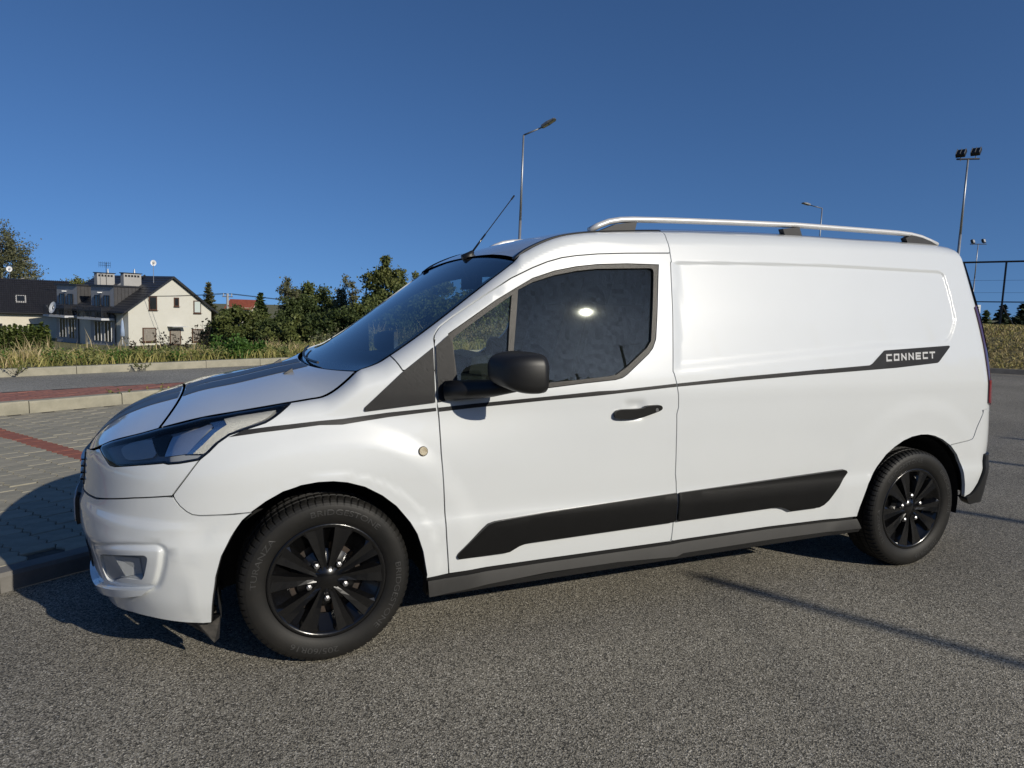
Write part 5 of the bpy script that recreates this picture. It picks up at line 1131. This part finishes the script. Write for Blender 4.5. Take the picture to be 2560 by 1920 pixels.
for z in (.1, .35): q.bar(tuple(-RGT*.8+Vector((0, 0, z))), tuple(RGT*.5+Vector((0, 0, z))), .02, 5)
for s in np.linspace(-.8, .5, 7): q.bar(tuple(RGT*s+Vector((0, 0, -.15))), tuple(RGT*s+Vector((0, 0, .5))), .012, 4)
q.build('aerial_elements', M['iron'], ta)
# neighbour: long house under a dark tiled roof
n0 = Vector((-27.883, 101.156, -4.388)); n1 = Vector((-17.657, 103.395, -4.523)); nx = (n1-n0); nx.z = 0; NL = nx.length; nx.normalize(); ny = Vector((-nx.y, nx.x, 0))
nb = tag(upright(empty('tiled_house', n0)), 'long cream house under a dark tiled roof at the left edge', 'house')
G = lambda x, y, z: tuple(nx*x + ny*y + Vector((0, 0, z)))
q = MB(); q.quad(G(0, 0, -1), G(NL, 0, -1), G(NL, 0, 4.3), G(0, 0, 4.3)); q.add([G(NL, 0, -1), G(NL, 9, -1), G(NL, 9, 4.3), G(NL, 4.5, 8.1), G(NL, 0, 4.3)], [(0, 1, 2, 3, 4)]); q.build('wall', M['cream'], nb)
rz0, rz1, ry0, ry1 = 4.0, 8.2, -.6, 4.5
def rpl(x0, x1, y0, z0, y1, z1, th):
    P = [G(x0, y0, z0), G(x1, y0, z0), G(x1, y1, z1), G(x0, y1, z1)]; Q = [(a, b, c-th) for a, b, c in P]
    return P+Q, [(0, 1, 2, 3), (7, 6, 5, 4), (0, 4, 5, 1), (1, 5, 6, 2), (2, 6, 7, 3), (3, 7, 4, 0)]
q = MB(); q.add(*rpl(-.3, NL+.4, ry0, rz0, ry1, rz1, .15)); q.add(*rpl(-.3, NL+.4, 9.6, rz0, ry1, rz1, .15)); nr = q.build('roof', M['rooft'], nb)
q = MB(); rows, cols = 17, 48
for i in range(rows):
    for j in range(cols):
        a = i/rows; b_ = (i+1)/rows*1.0; x0 = -.3 + (NL+.7)*j/cols; x1 = x0 + (NL+.7)/cols*.94
        y0, y1 = ry0+(ry1-ry0)*a, ry0+(ry1-ry0)*b_; z0, z1 = rz0+(rz1-rz0)*a, rz0+(rz1-rz0)*b_
        xm = (x0+x1)/2; P = [G(x0, y0, z0+.05), G(xm, y0, z0+.13), G(x1, y0, z0+.05), G(x1, y1, z1+.02), G(xm, y1, z1+.07), G(x0, y1, z1+.02)]
        q.add(P, [(0, 1, 4, 5), (1, 2, 3, 4)])
q.build('roof_tiles', M['rooft'], nr)['kind'] = 'stuff'
sx = NL*.47
q = MB(); q.add(*rpl(sx, sx+1.1, .9, 5.32, 1.95, 6.19, .06)); sk2 = q.build('skylight', M['chim'], nr); q = MB(); q.add(*rpl(sx+.14, sx+.96, 1.05, 5.475, 1.8, 6.10, .02)); q.build('pane', M['wglass'], sk2)
q = MB(); q.bar(G(-.3, -.68, 3.95), G(NL+.3, -.68, 3.95), .09, 6); q.build('gutter', M['iron'], nb)
for xx, mm in ((NL*.26, 'wglass'), (NL*.62, 'greenglass'), (NL*.66, 'greenglass')):
    q = MB(); q.box(G(xx, -.03, 1.9), (1.55 if mm == 'wglass' else 1.0, .1, 1.5), rz=math.atan2(nx.y, nx.x)); f = q.build('window', M['iron'], nb)
    q = MB(); q.box(G(xx, -.09, 1.9), (1.3 if mm == 'wglass' else .85, .04, 1.3), rz=math.atan2(nx.y, nx.x)); q.build('pane', M[mm], f)
# red roofs far away
def far_house(label, c, w, h, dpt, wallm, roofm, chim=0):
    t = tag(upright(empty('far_house', c)), label, 'house'); a = RGT; b = FWD; X = lambda x, y, z: tuple(a*x+b*y+Vector((0, 0, z)))
    q = MB(); q.add([X(-w/2, 0, -8), X(w/2, 0, -8), X(w/2, 0, 0), X(-w/2, 0, 0)], [(0, 1, 2, 3)]); q.add([X(w/2, 0, -8), X(w/2, dpt, -8), X(w/2, dpt, 0), X(w/2, dpt/2, h), X(w/2, 0, 0)], [(0, 1, 2, 3, 4)]); q.build('wall', wallm, t)
    q = MB(); e = .4
    q.add([X(-w/2-e, -e, -.3), X(w/2+e, -e, -.3), X(w/2+e, dpt/2, h+.1), X(-w/2-e, dpt/2, h+.1), X(-w/2-e, dpt+e, -.3), X(w/2+e, dpt+e, -.3)], [(0, 1, 2, 3), (3, 2, 5, 4)]); r = q.build('roof', roofm, t)
    if chim:
        q = MB(); q.box(X(-w*.1, dpt*.4, h+.4), (2.2, .8, 1.4)); ch = q.build('chimney', M['roofr'], r); q = MB()
        for k in range(4): q.bar(X(-w*.1-.8+k*.5, dpt*.4, h+1.1), X(-w*.1-.8+k*.5, dpt*.4, h+1.5), .14, 6)
        q.build('chimney_pot', M['cream'], ch)
far_house('distant house with a bright red roof between the trees beside the white gable', (3.744, 130.989, 0.516), 4.2, 1.3, 5, M['cream'], M['roofr'])
far_house('distant house with a dark red roof and brick chimney behind the grey dormers', (-20.623, 135.663, -0.288), 7, 1.9, 7, M['cream'], M['roofr'], 1)
# concrete power pole with wires
pp = tag(upright(empty('power_pole', Vector((0.935, 72.385, 2.215)) - UPV*8.5)), 'pale concrete power pole with wires in front of the red roof', 'pole')
q = MB(); q.bar((0, 0, 0), (0, 0, 8.5), .16, 8, .11); q.build('pole', M['chim'], pp); q = MB(); q.box((0, 0, 8.2), (1.0, .1, .1), rz=-.4)
for s in (-.4, 0, .4): q.bar(tuple(RGT*s+Vector((0, 0, 8.2))), tuple(RGT*s+Vector((0, 0, 8.5))), .05, 5)
q.build('crossarm', M['galv'], pp); q = MB()
for s in (-.4, .4):
    for d_, drop in ((RGT*34+FWD*22, 1.2), (-RGT*30+FWD*18, .2)):
        P = [RGT*s + Vector((0, 0, 8.5)) + d_*t - Vector((0, 0, drop*t + 2.2*t*(1-t))) for t in np.linspace(0, 1, 9)]; q.tube([tuple(p) for p in P], .022, 4)
q.build('wires', M['iron'], pp)
# closed parasol on the terrace, dark car behind the weeds
pr = tag(upright(empty('parasol', Vector((-9.396, 82.778, -1.965)))), 'closed pale blue parasol on the terrace under the right balcony', 'parasol')
M['blue'] = mat('blue_canvas', (.30, .38, .52), .85)
q = MB(); q.lathe([(.0, 1.25), (.08, 1.2), (.14, .9), (.20, .2), (.26, -.5), (.10, -.55)], (0, 0, 0), 12, axis='Z'); q.build('canopy', M['blue'], pr, True); q = MB(); q.bar((0, 0, -1.4), (0, 0, 1.4), .03, 6); q.build('pole', M['white'], pr)
cb = Vector((0.711, 63.262, -2.053)); pc = tag(upright(empty('parked_car', cb)), 'dark parked car half hidden by the weeds right of the white house', 'car'); a = RGT
q = MB(); prof = [(-2.1, .35), (-2.1, .75), (-1.2, .9), (-.6, 1.42), (.9, 1.45), (1.6, .98), (2.1, .9), (2.15, .35)]
q.prism([tuple(a*x+Vector((0, 0, z))) for x, z in prof], tuple(FWD*1.7)); q.build('body', M['gloss'], pc); q = MB()
q.prism([tuple(a*x-FWD*.01+Vector((0, 0, z))) for x, z in ((-1.05, .93), (-.52, 1.36), (.82, 1.38), (1.42, 1.0))], tuple(FWD*1.72)); q.build('side_window', M['wglass'], pc)
for x in (-1.35, 1.35):
    q = MB(); q.bar(tuple(a*x-FWD*.03+Vector((0, 0, .32))), tuple(a*x+FWD*.2+Vector((0, 0, .32))), .32, 16); q.build('wheel', M['tyre'], pc)

# ------------------------------------------------------------------ plants
def leaf_mat(name, c1, c2, trans=.25):
    m = D.materials.new(name); m.use_nodes = True; nt = m.node_tree; N = nt.nodes; L = nt.links; b = N['Principled BSDF']
    at = N.new('ShaderNodeAttribute'); at.attribute_name = 'tint'; r = N.new('ShaderNodeValToRGB')
    r.color_ramp.elements[0].color = (*c1, 1); r.color_ramp.elements[1].color = (*c2, 1); L.new(at.outputs['Fac'], r.inputs['Fac']); L.new(r.outputs['Color'], b.inputs['Base Color'])
    b.inputs['Roughness'].default_value = .6; b.inputs['Specular IOR Level'].default_value = .3
    t = N.new('ShaderNodeBsdfTranslucent'); L.new(r.outputs['Color'], t.inputs['Color']); mx = N.new('ShaderNodeMixShader'); mx.inputs[0].default_value = trans
    L.new(b.outputs[0], mx.inputs[1]); L.new(t.outputs[0], mx.inputs[2]); L.new(mx.outputs[0], N['Material Output'].inputs[0]); return m
M['leaf_dark'] = leaf_mat('dark_leaves', (.036, .058, .018), (.098, .125, .038))
M['leaf_mid'] = leaf_mat('mid_leaves', (.055, .080, .022), (.165, .185, .055))
M['leaf_yel'] = leaf_mat('yellowing_leaves', (.065, .085, .026), (.20, .205, .06))
M['leaf_grey'] = leaf_mat('grey_green_leaves', (.07, .08, .042), (.20, .195, .10))
M['needle'] = leaf_mat('spruce_needles', (.016, .028, .016), (.048, .070, .036), .1)
M['thuja'] = leaf_mat('thuja_scales', (.05, .08, .018), (.14, .17, .045), .15)
M['weed'] = leaf_mat('meadow_weed_leaves', (.085, .12, .032), (.27, .27, .09), .2)
M['fresh'] = leaf_mat('fresh_green_leaves', (.04, .095, .016), (.10, .19, .035))
M['straw'] = leaf_mat('straw_blades', (.34, .265, .125), (.70, .57, .32), .2)
M['grass'] = leaf_mat('green_blades', (.12, .14, .032), (.46, .40, .14), .2)
M['seed'] = leaf_mat('dark_seed_heads', (.012, .009, .007), (.05, .035, .022), .1)
M['bark'] = mat('bark', (.085, .068, .05), .9, noise=(8, .5), bump=(30, .8, .02))
M['birch'] = mat('birch_bark', (.55, .53, .48), .8, noise=(5, .9, (.08, .07, .06)))
def quads(name, C, U, Vv, m, parent=None, tint=None):
    """many leaf faces at once: centres C, half axes U and Vv"""
    n = len(C); P = np.stack([C-U-Vv, C+U-Vv*.6, C+U*.3+Vv, C-U*.7+Vv*.7], 1).reshape(-1, 3)
    me = D.meshes.new(name); me.vertices.add(4*n); me.vertices.foreach_set('co', P.ravel().astype(np.float32))
    me.loops.add(4*n); me.loops.foreach_set('vertex_index', np.arange(4*n, dtype=np.int32)); me.polygons.add(n)
    me.polygons.foreach_set('loop_start', np.arange(0, 4*n, 4, dtype=np.int32)); me.polygons.foreach_set('loop_total', np.full(n, 4, np.int32))
    me.materials.append(m); a = me.attributes.new('tint', 'FLOAT', 'FACE'); a.data.foreach_set('value', (RNG.random(n) if tint is None else tint).astype(np.float32))
    me.update(calc_edges=True); o = D.objects.new(name, me); COL.objects.link(o)
    if parent: o.parent = parent
    return o
def rnd_dirs(n):
    v = RNG.normal(size=(n, 3)); return v/np.linalg.norm(v, axis=1, keepdims=True)
def leaves(name, centres, radii, per, size, m, parent, flat=0.):
    c = np.repeat(centres, per, 0); r = np.repeat(radii, per); d = rnd_dirs(len(c)); d[:, 2] *= .8
    C = c + RNG.normal(0, 1, c.shape)*np.array([.60, .60, .46])*r[:, None]; a = rnd_dirs(len(c)); b = np.cross(a, rnd_dirs(len(c))); b /= np.linalg.norm(b, axis=1, keepdims=True)+1e-9
    s = size*(.6 + .8*RNG.random(len(c))); t = np.repeat(RNG.random(len(centres)), per)*.6 + RNG.random(len(c))*.4
    return quads(name, C, a*s[:, None], b*(s*.75)[:, None], m, parent, t)
def tree(name, label, top, h, w, m, shape='round', dens=1., cat='tree', bark='bark', leaf=.16, group='trees beyond the meadow', low=.12):
    """top: highest point of the crown; limbs carry leaf clumps that leave gaps"""
    base = Vector(top) - UPV*h; t = tag(upright(empty(name, base)), label, cat, group); b = MB(); cs = []; rs = []
    lean = RNG.normal(0, .02, 2); hh = h*(.92 if shape != 'spruce' else 1)
    P = [(lean[0]*z*z/h, lean[1]*z*z/h, z) for z in np.linspace(0, hh, 7)]; b.tube(P, [h*.018*(1-.88*k/6) for k in range(7)], 7, up=(1, 0, 0))
    nl = int({'round': 26, 'tall': 26, 'sparse': 30, 'weeping': 34}.get(shape, 26)*dens**.3)
    for k in range(nl):
        f = low + (.98-low)*((k+.5)/nl); z0 = hh*f*.93; a = k*2.4 + RNG.normal(0, .3)
        if shape == 'round': env = math.sin(math.pi*min(1, max(.08, (f-.02)*.93)))**.6
        elif shape == 'tall': env = .75*math.sin(math.pi*min(1, .12+f*.80))**.5 + .05
        elif shape == 'sparse': env = (.55 + .45*math.sin(f*9 + lean[0]*60))*(1.05-f*.72)
        else: env = math.sin(math.pi*min(1, .15+f*.78))**.6
        L_ = w/2*env*RNG.uniform(.72, 1.12); rise = {'round': .35, 'tall': .55, 'sparse': .5, 'weeping': .5}[shape]*L_
        tip = np.array([math.cos(a)*L_, math.sin(a)*L_, z0 + rise]); p0 = np.array([0, 0, z0]); mid = p0*.45 + tip*.55 + np.array([0, 0, L_*.12])
        b.tube([tuple(p0), tuple(mid), tuple(tip)], [h*.007*(1.1-f*.7), h*.004, h*.0016], 5, up=(.3, .2, 1), cap=False)
        for q in range(3 if shape != 'sparse' else 3):
            u = .45 + .55*(q+RNG.random())/3; p = (p0*(1-u)**2 + 2*mid*u*(1-u) + tip*u*u); r = (w*.085 if shape != 'sparse' else w*.075)*RNG.uniform(.7, 1.25)
            cs.append(p + RNG.normal(0, w*.035, 3)); rs.append(r)
            if shape == 'weeping':
                for d_ in range(1, 4): cs.append(p + np.array([RNG.normal(0, .15), RNG.normal(0, .15), -d_*h*.055])); rs.append(r*.6)
    for q in range(5): cs.append(np.array([lean[0]*h, lean[1]*h, h*(.90+.02*q)]) + RNG.normal(0, w*.03, 3)); rs.append(w*.06)
    b.build('trunk', M[bark], t, True)
    cs = np.array(cs); rs = np.array(rs); per = max(8, int(2.2*dens*(46 if shape != 'sparse' else 22)*(1 if shape != 'weeping' else .55)))
    leaves('crown', cs, rs*1.12, per, leaf*.62, M[m], t)
    return t
def spruce(label, top, h, w, m='needle', cat='tree', group='spruces behind the bank', per=26, name='spruce'):
    base = Vector(top) - UPV*h; t = tag(upright(empty(name, base)), label, cat, group); b = MB(); b.bar((0, 0, 0), (0, 0, h*.98), h*.018, 6, .01); b.build('trunk', M['bark'], t)
    C, U, W = [], [], []; nl = int(h*7)
    for k in range(nl):
        f = .06 + .93*k/nl; L_ = w/2*(1-f)*RNG.uniform(.75, 1.12)+.05
        for j in range(7):
            a = 2*math.pi*(j/7) + k*.9 + RNG.normal(0, .2)
            for u in np.linspace(.25, 1, max(2, int(per*L_/w*.5)+1)):
                d = np.array([math.cos(a), math.sin(a), 0]); p = d*L_*u + np.array([0, 0, h*f - L_*.28*u + L_*.12*u*u]) + RNG.normal(0, .03, 3)
                C.append(p); U.append(d*.17 + RNG.normal(0, .05, 3)); W.append(np.array([-d[1], d[0], RNG.normal(0, .6)])*.11)
    quads('crown', np.array(C), np.array(U)*(h/5)**.5, np.array(W)*(h/5)**.5, M[m], t); return t
# behind the meadow, left to right
tree('birch', 'tall weeping birch with a white trunk at the left edge of the photo', (-27.893, 118.324, 12.029), 17, 9.5, 'leaf_grey', 'weeping', 1.2, bark='birch', leaf=.17, low=.22)
tree('willow', 'small yellow green tree top behind the dark roofs', (-21.944, 142.294, 5.126), 9, 7, 'leaf_yel', 'weeping', .8, leaf=.22, low=.3)
spruce('pale green conifer standing behind the gable of the white house', (-0.877, 90.772, 3.757), 9.5, 5.5, 'leaf_grey', group='trees beyond the meadow', name='conifer', per=40)
spruce('dense dark conifer between the red roof and the sparse tree', (3.573, 64.753, 2.365), 6.4, 4.4, 'leaf_dark', group='trees beyond the meadow', name='conifer', per=48)
tree('old_fruit_tree', 'sparse half bare tree with a leaning ragged crown', (6.059, 66.039, 3.643), 7.6, 4.4, 'leaf_grey', 'sparse', 1.1, leaf=.13)
tree('round_tree', 'broad full tree with a light olive top between two sparse trees', (8.285, 67.249, 3.317), 7.6, 5.6, 'leaf_mid', 'round', 1.3)
tree('round_tree', 'dark leafy tree crowding the left side of the olive topped one', (7.332, 65.331, 2.135), 6.2, 4.6, 'leaf_dark', 'round', 1.2)
tree('bare_tree', 'thin twin topped tree with many bare twigs', (10.656, 64.133, 3.828), 7.6, 4.2, 'leaf_grey', 'sparse', .9, leaf=.12)
tree('bare_tree', 'lighter bare twig tree leaning right beside the twin topped one', (12.046, 65.717, 3.707), 7.2, 3.4, 'leaf_grey', 'sparse', .75, leaf=.12)
tree('tall_tree', 'tallest leafy tree, yellow green, just left of the windscreen', (13.666, 58.667, 5.200), 9.2, 5.2, 'leaf_yel', 'tall', 1.6, leaf=.17)
tree('tall_tree', 'darker lower leafy tree at the foot of the tallest tree', (14.099, 56.032, 2.846), 6.6, 5.4, 'leaf_mid', 'round', 1.2)
tree('bare_tree', 'sparse brownish tree peeping out above the windscreen edge', (16.783, 59.437, 4.307), 8.0, 3.6, 'leaf_yel', 'sparse', .9, leaf=.13)
tree('tall_tree', 'bushy green tree hidden mostly behind the windscreen', (19.448, 60.468, 4.019), 7.6, 6, 'leaf_mid', 'round', 1.)
for k, (x, y, zc, w_, mm, lb) in enumerate(((515, 668, 60, 4.6, 'leaf_mid', 'rounded bush right of the power pole'), (478, 690, 62, 3.6, 'leaf_dark', 'low dark bush at the right corner of the white house'), (600, 686, 58, 3.6, 'leaf_dark', 'dark bush under the sparse ragged tree'),
        (640, 690, 56, 4.4, 'leaf_mid', 'mid green bush under the olive topped tree'), (700, 680, 57, 4.6, 'leaf_dark', 'dark bush below the twin topped tree'), (750, 672, 56, 5., 'leaf_dark', 'wide dark bush between the bare tree and the tallest tree'), (800, 660, 57, 4.6, 'leaf_mid', 'green bush touching the left flank of the tallest tree'),
        (850, 668, 54, 5., 'leaf_dark', 'dark bush in front of the tallest tree near the windscreen'), (920, 650, 56, 6., 'leaf_dark', 'dark bush seen through the windscreen'), (1000, 650, 56, 6., 'leaf_mid', 'green bush seen through the quarter window'), (1080, 640, 57, 6., 'leaf_dark', 'dark bush behind the driver door window'))):
    tree('bush', lb, None or dict(enumerate([(1.565, 61.051, 0.790), (0.233, 63.684, -0.140), (4.444, 57.595, 0.198), (5.619, 54.912, 0.122), (7.786, 55.139, 0.513), (9.330, 53.440, 0.854), (11.223, 53.791, 1.324), (12.227, 50.071, 1.081), (15.060, 51.143, 1.774), (17.749, 50.023, 1.833), (20.817, 49.877, 2.270)]))[k], 4.4, w_, mm, 'round', 1.1, cat='bush', group='bushes at the end of the meadow', low=.02, leaf=.15)
# thuja hedge in front of the tiled house, one plant after another
th0, th1 = Vector((-19.226, 76.087, -1.172)), Vector((-14.666, 74.211, -0.860))
for k in range(11):
    spruce('one of the clipped thujas in the row below the tiled house', th0 + (th1-th0)*(k/10) + Vector((0, 0, RNG.normal(0, .10))), 3.2, 1.25, 'thuja', 'thuja', 'thujas of the hedge below the tiled house', 46, name='thuja')
spruce('grey green spruce next to the tail light behind the bank', (57.773, 35.441, 2.033), 5, 3.6, 'leaf_dark', per=40)
spruce('tall dark spruce in front of the fence post', (50.857, 29.654, 2.349), 5.6, 4.2, per=44)
spruce('lowest spruce between the two dark ones', (51.281, 29.358, 1.325), 4.4, 2.6, per=40)
spruce('dark spruce cut by the right edge of the photo', (50.070, 27.816, 2.461), 5.6, 4.6, per=44)
# meadow: blades of straw and grass, leafy weeds
def blades(name, xy, h, lean, wd, m, tint, kind='stuff'):
    n = len(xy); b = np.stack([xy[:, 0], xy[:, 1], np.array([tz(x, y) for x, y in xy])], 1); a = RNG.uniform(0, 2*np.pi, n); d = np.stack([np.cos(a), np.sin(a), 0*a], 1); s = np.stack([-d[:, 1], d[:, 0], 0*a], 1)
    dirl = RNG.uniform(0, 2*np.pi, n); l = np.stack([np.cos(dirl), np.sin(dirl), 0*a], 1)*(h*lean*RNG.uniform(.3, 1.3, n))[:, None]
    p1 = b + l*.35; p1[:, 2] += h*.6; p2 = b + l; p2[:, 2] += h*np.sqrt(np.clip(1-lean**2*.5, .3, 1)); w = wd*RNG.uniform(.6, 1.4, n)[:, None]
    P = np.stack([b-s*w, b+s*w, p1+s*w*.8, p1-s*w*.8, p2], 1).reshape(-1, 3); k = np.arange(n)*5
    lv = np.stack([k, k+1, k+2, k+3, k+3, k+2, k+4], 1).ravel(); me = D.meshes.new(name); me.vertices.add(5*n); me.vertices.foreach_set('co', P.ravel().astype(np.float32))
    me.loops.add(7*n); me.loops.foreach_set('vertex_index', lv.astype(np.int32)); me.polygons.add(2*n)
    me.polygons.foreach_set('loop_start', np.stack([np.arange(n)*7, np.arange(n)*7+4], 1).ravel().astype(np.int32)); me.polygons.foreach_set('loop_total', np.tile([4, 3], n).astype(np.int32))
    me.materials.append(m); at = me.attributes.new('tint', 'FLOAT', 'FACE'); at.data.foreach_set('value', np.repeat(tint, 2).astype(np.float32)); me.update(calc_edges=True)
    o = D.objects.new(name, me); COL.objects.link(o); o['kind'] = kind; return o
def tz(x, y):
    q = np.array([x, y]) - F0; return float(terr(q@fn_, q@fd))
def field(n, s0, s1, d0, d1, clump=0., pw=1.):
    s = RNG.uniform(s0, s1, n); d = d0 + (d1-d0)*RNG.random(n)**pw
    if clump:
        c = RNG.uniform([s0, d0], [s1, d1], (max(4, n//160), 2)); j = RNG.integers(0, len(c), n); f = RNG.random(n) < clump
        s = np.where(f, c[j, 0] + RNG.normal(0, .22, n), s); d = np.where(f, np.clip(c[j, 1] + RNG.normal(0, .22, n), d0, d1), d)
    return F0 + np.outer(s, fd) + np.outer(d, fn_)
tag(blades('grass', field(26000, -4, 14, .15, 7), RNG.uniform(.10, .27, 26000), .8, .008, M['grass'], RNG.random(26000)), 'green and yellow grass along the far kerb')
tag(blades('grass', field(15000, -8, 20, .6, 9, .6), RNG.uniform(.12, .32, 15000), .7, .007, M['straw'], RNG.random(15000)*.8), 'dry tufts of grass on the verge')
nt_ = 5200; xy = field(nt_, -6, 24, 3.0, 12, .75); sc_ = (xy-F0)@fd; hgt = RNG.uniform(.28, .80, nt_)*np.interp(sc_, [-6, 1, 3, 5, 7.5, 9, 11, 24], [1.05, 1.05, .95, .62, .55, .9, 1.4, 1.4])
tag(blades('tall_straw', xy, hgt, .35, .0065, M['straw'], RNG.random(nt_)), 'tall dry straw at the back of the verge')
ng = 16000; tag(blades('meadow_grass', field(ng, -12, 40, 9, 34), RNG.uniform(.18, .5, ng), .6, .016, M['straw'], RNG.random(ng)*.7), 'meadow of dry grass falling away towards the houses')
def weeds(name, n, s0, s1, d0, d1, h, size, m, per=30, lab=''):
    xy = field(n, s0, s1, d0, d1); c = np.array([(x, y, tz(x, y)+h*.5) for x, y in xy]); return tag(leaves(name, c, np.full(n, h*.55), per, size, M[m], None), lab, kind='stuff')
weeds('leafy_weeds', 150, -4, 14, .2, 3.2, .24, .021, 'weed', 90, 'low leafy weeds along the kerb')
weeds('leafy_weeds', 26, 0.2, 4.2, .3, 1.8, .2, .019, 'fresh', 80, 'bright green leafy weeds behind the kerb')
weeds('leafy_weeds', 200, -5, 20, 2.5, 8, .3, .024, 'weed', 80, 'taller leafy weeds in the middle of the verge')
weeds('leafy_weeds', 60, 8, 14, 2.5, 6, .6, .028, 'leaf_grey', 140, 'grey green mugwort by the bonnet')
# dock plants with dark seed heads in front of the white gable
for k, (x, y, hh, lb) in enumerate(((301, 724, 1.0, 'shorter dark seeded dock plant left in front of the white gable'), (350, 715, 1.2, 'middle dark seeded dock plant in front of the gable door'), (392, 716, 1.1, 'dark seeded dock plant under the right gable windows'), (435, 690, 1.9, 'tallest dark seeded dock plant at the right corner of the gable'))):
    p = Vector(dict(enumerate([(-2.019, 15.632, 0.523), (-1.551, 15.991, 0.612), (-1.131, 16.357, 0.589), (-0.660, 16.196, 0.902)]))[k]); bz = tz(p.x, p.y); t = tag(empty('dock_plant', (p.x, p.y, bz)), lb, 'weed', 'dark seeded dock plants')
    b = MB(); H_ = max(.5, p.z-bz); C = []
    for j in range(9):
        a = RNG.uniform(0, 6.28); l = RNG.uniform(.12, .55)*min(1, H_); q = (math.cos(a)*l, math.sin(a)*l, H_*RNG.uniform(.6, 1)); b.bar((0, 0, -.05), q, .006, 4, .003)
        for u in np.linspace(.45, 1, 7): C.append(np.array(q)*u + RNG.normal(0, .03, 3))
    b.build('stems', M['seed'], t); leaves('seed_heads', np.array(C), np.full(len(C), .03), 4, .020, M['seed'], t)['kind'] = 'stuff'
bs_ = Vector((0.087, 11.010, 0.260)); bz = tz(bs_.x, bs_.y); t = tag(empty('green_shrub', (bs_.x, bs_.y, bz)), 'bright green round shrub on the verge near the kerb', 'shrub')
c = RNG.normal(0, 1, (70, 3))*np.array([.17, .17, .10]) + np.array([0, 0, .20]); leaves('leaves', c, np.full(70, .09), 40, .021, M['fresh'], t)
b = MB()
for j in range(8): a = j*.8; b.bar((0, 0, -.05), (math.cos(a)*.2, math.sin(a)*.2, .25), .008, 4, .004)
b.build('stems', M['bark'], t)
# little weeds in the kerb joints
for k, (p, s_, lb) in enumerate((((-3.034, 8.726, 0.250), .28, 'brown dry weed at the left end of the far kerb'), ((-1.467, 9.324, 0.250), .16, 'small dry weed in a joint of the far kerb'), ((-1.456, 6.475, 0.120), .20, 'dry weed at the foot of the near kerb'), ((-0.999, 6.651, 0.120), .22, 'green yellow weed at the near kerb by the bonnet'))):
    t = tag(empty('kerb_weed', p), lb, 'weed', 'weeds in the kerb joints'); b = MB(); C = []
    for j in range(9):
        a = RNG.uniform(0, 6.28); q = (math.cos(a)*s_*.8, math.sin(a)*s_*.8, s_*RNG.uniform(.2, .7)); b.bar((0, 0, -.02), q, .003, 4, .0015); C += [np.array(q)*u for u in (.5, .75, 1)]
    b.build('stems', M['bark'], t); leaves('leaves', np.array(C), np.full(len(C), .02), 4, .012, M['leaf_yel' if k != 3 else 'grass'], t)
# dry turf on the bank in view, weeds on the bank behind the camera
def bank_pts(path, n, d0, d1, zf):
    P = np.array(path); i = RNG.integers(0, len(P)-1, n); u = RNG.random(n)[:, None]; p = P[i]*(1-u)+P[i+1]*u; t = P[i+1]-P[i]; t /= np.linalg.norm(t, axis=1, keepdims=True); o = np.stack([t[:, 1], -t[:, 0]], 1)
    d = RNG.uniform(d0, d1, n); return p + o*d[:, None], zf(d)
BZ = lambda d: np.interp(d, [-.1, .35, 1., 1.7, 2.1, 2.8, 3.6, 8], [.10, .20, .52, .80, .84, 1.04, 1.09, 1.08])
east = [tuple(q) for q in dense(EASTP[:4][::-1], .5)]
nE = 26000; xy, zz = bank_pts(east, nE, .05, 4.5, BZ); _t = tz; tzmap = {}
def blades_z(name, xy, z, h, lean, wd, m, tint):
    global tz
    it = iter(z); old = tz; tz = lambda x, y: float(next(it)); o = blades(name, xy, h, lean, wd, m, tint); tz = old; return o
hE = nE//2
tag(blades_z('bank_grass', xy[:hE], zz[:hE], RNG.uniform(.05, .13, hE), 1.0, .012, M['grass'], .5+.5*RNG.random(hE)), 'short dry turf on the bank at the end of the car park')
tag(blades_z('bank_grass', xy[hE:], zz[hE:], RNG.uniform(.05, .13, hE), 1.1, .012, M['straw'], .35*RNG.random(hE)), 'straw coloured turf on the bank at the end of the car park')
south = [tuple(q) for q in dense(SOUTHP[::-1], .5)]
nS = 9000; xy, zz = bank_pts(south, nS, 1.0, 4.5, BZ); C = np.column_stack([xy, zz+RNG.random(nS)**1.3*2.75]); tag(leaves('bank_weeds', C, np.full(nS, .25), 9, .07, M['leaf_dark'], None), 'tall weeds on the bank behind the viewer', kind='stuff')
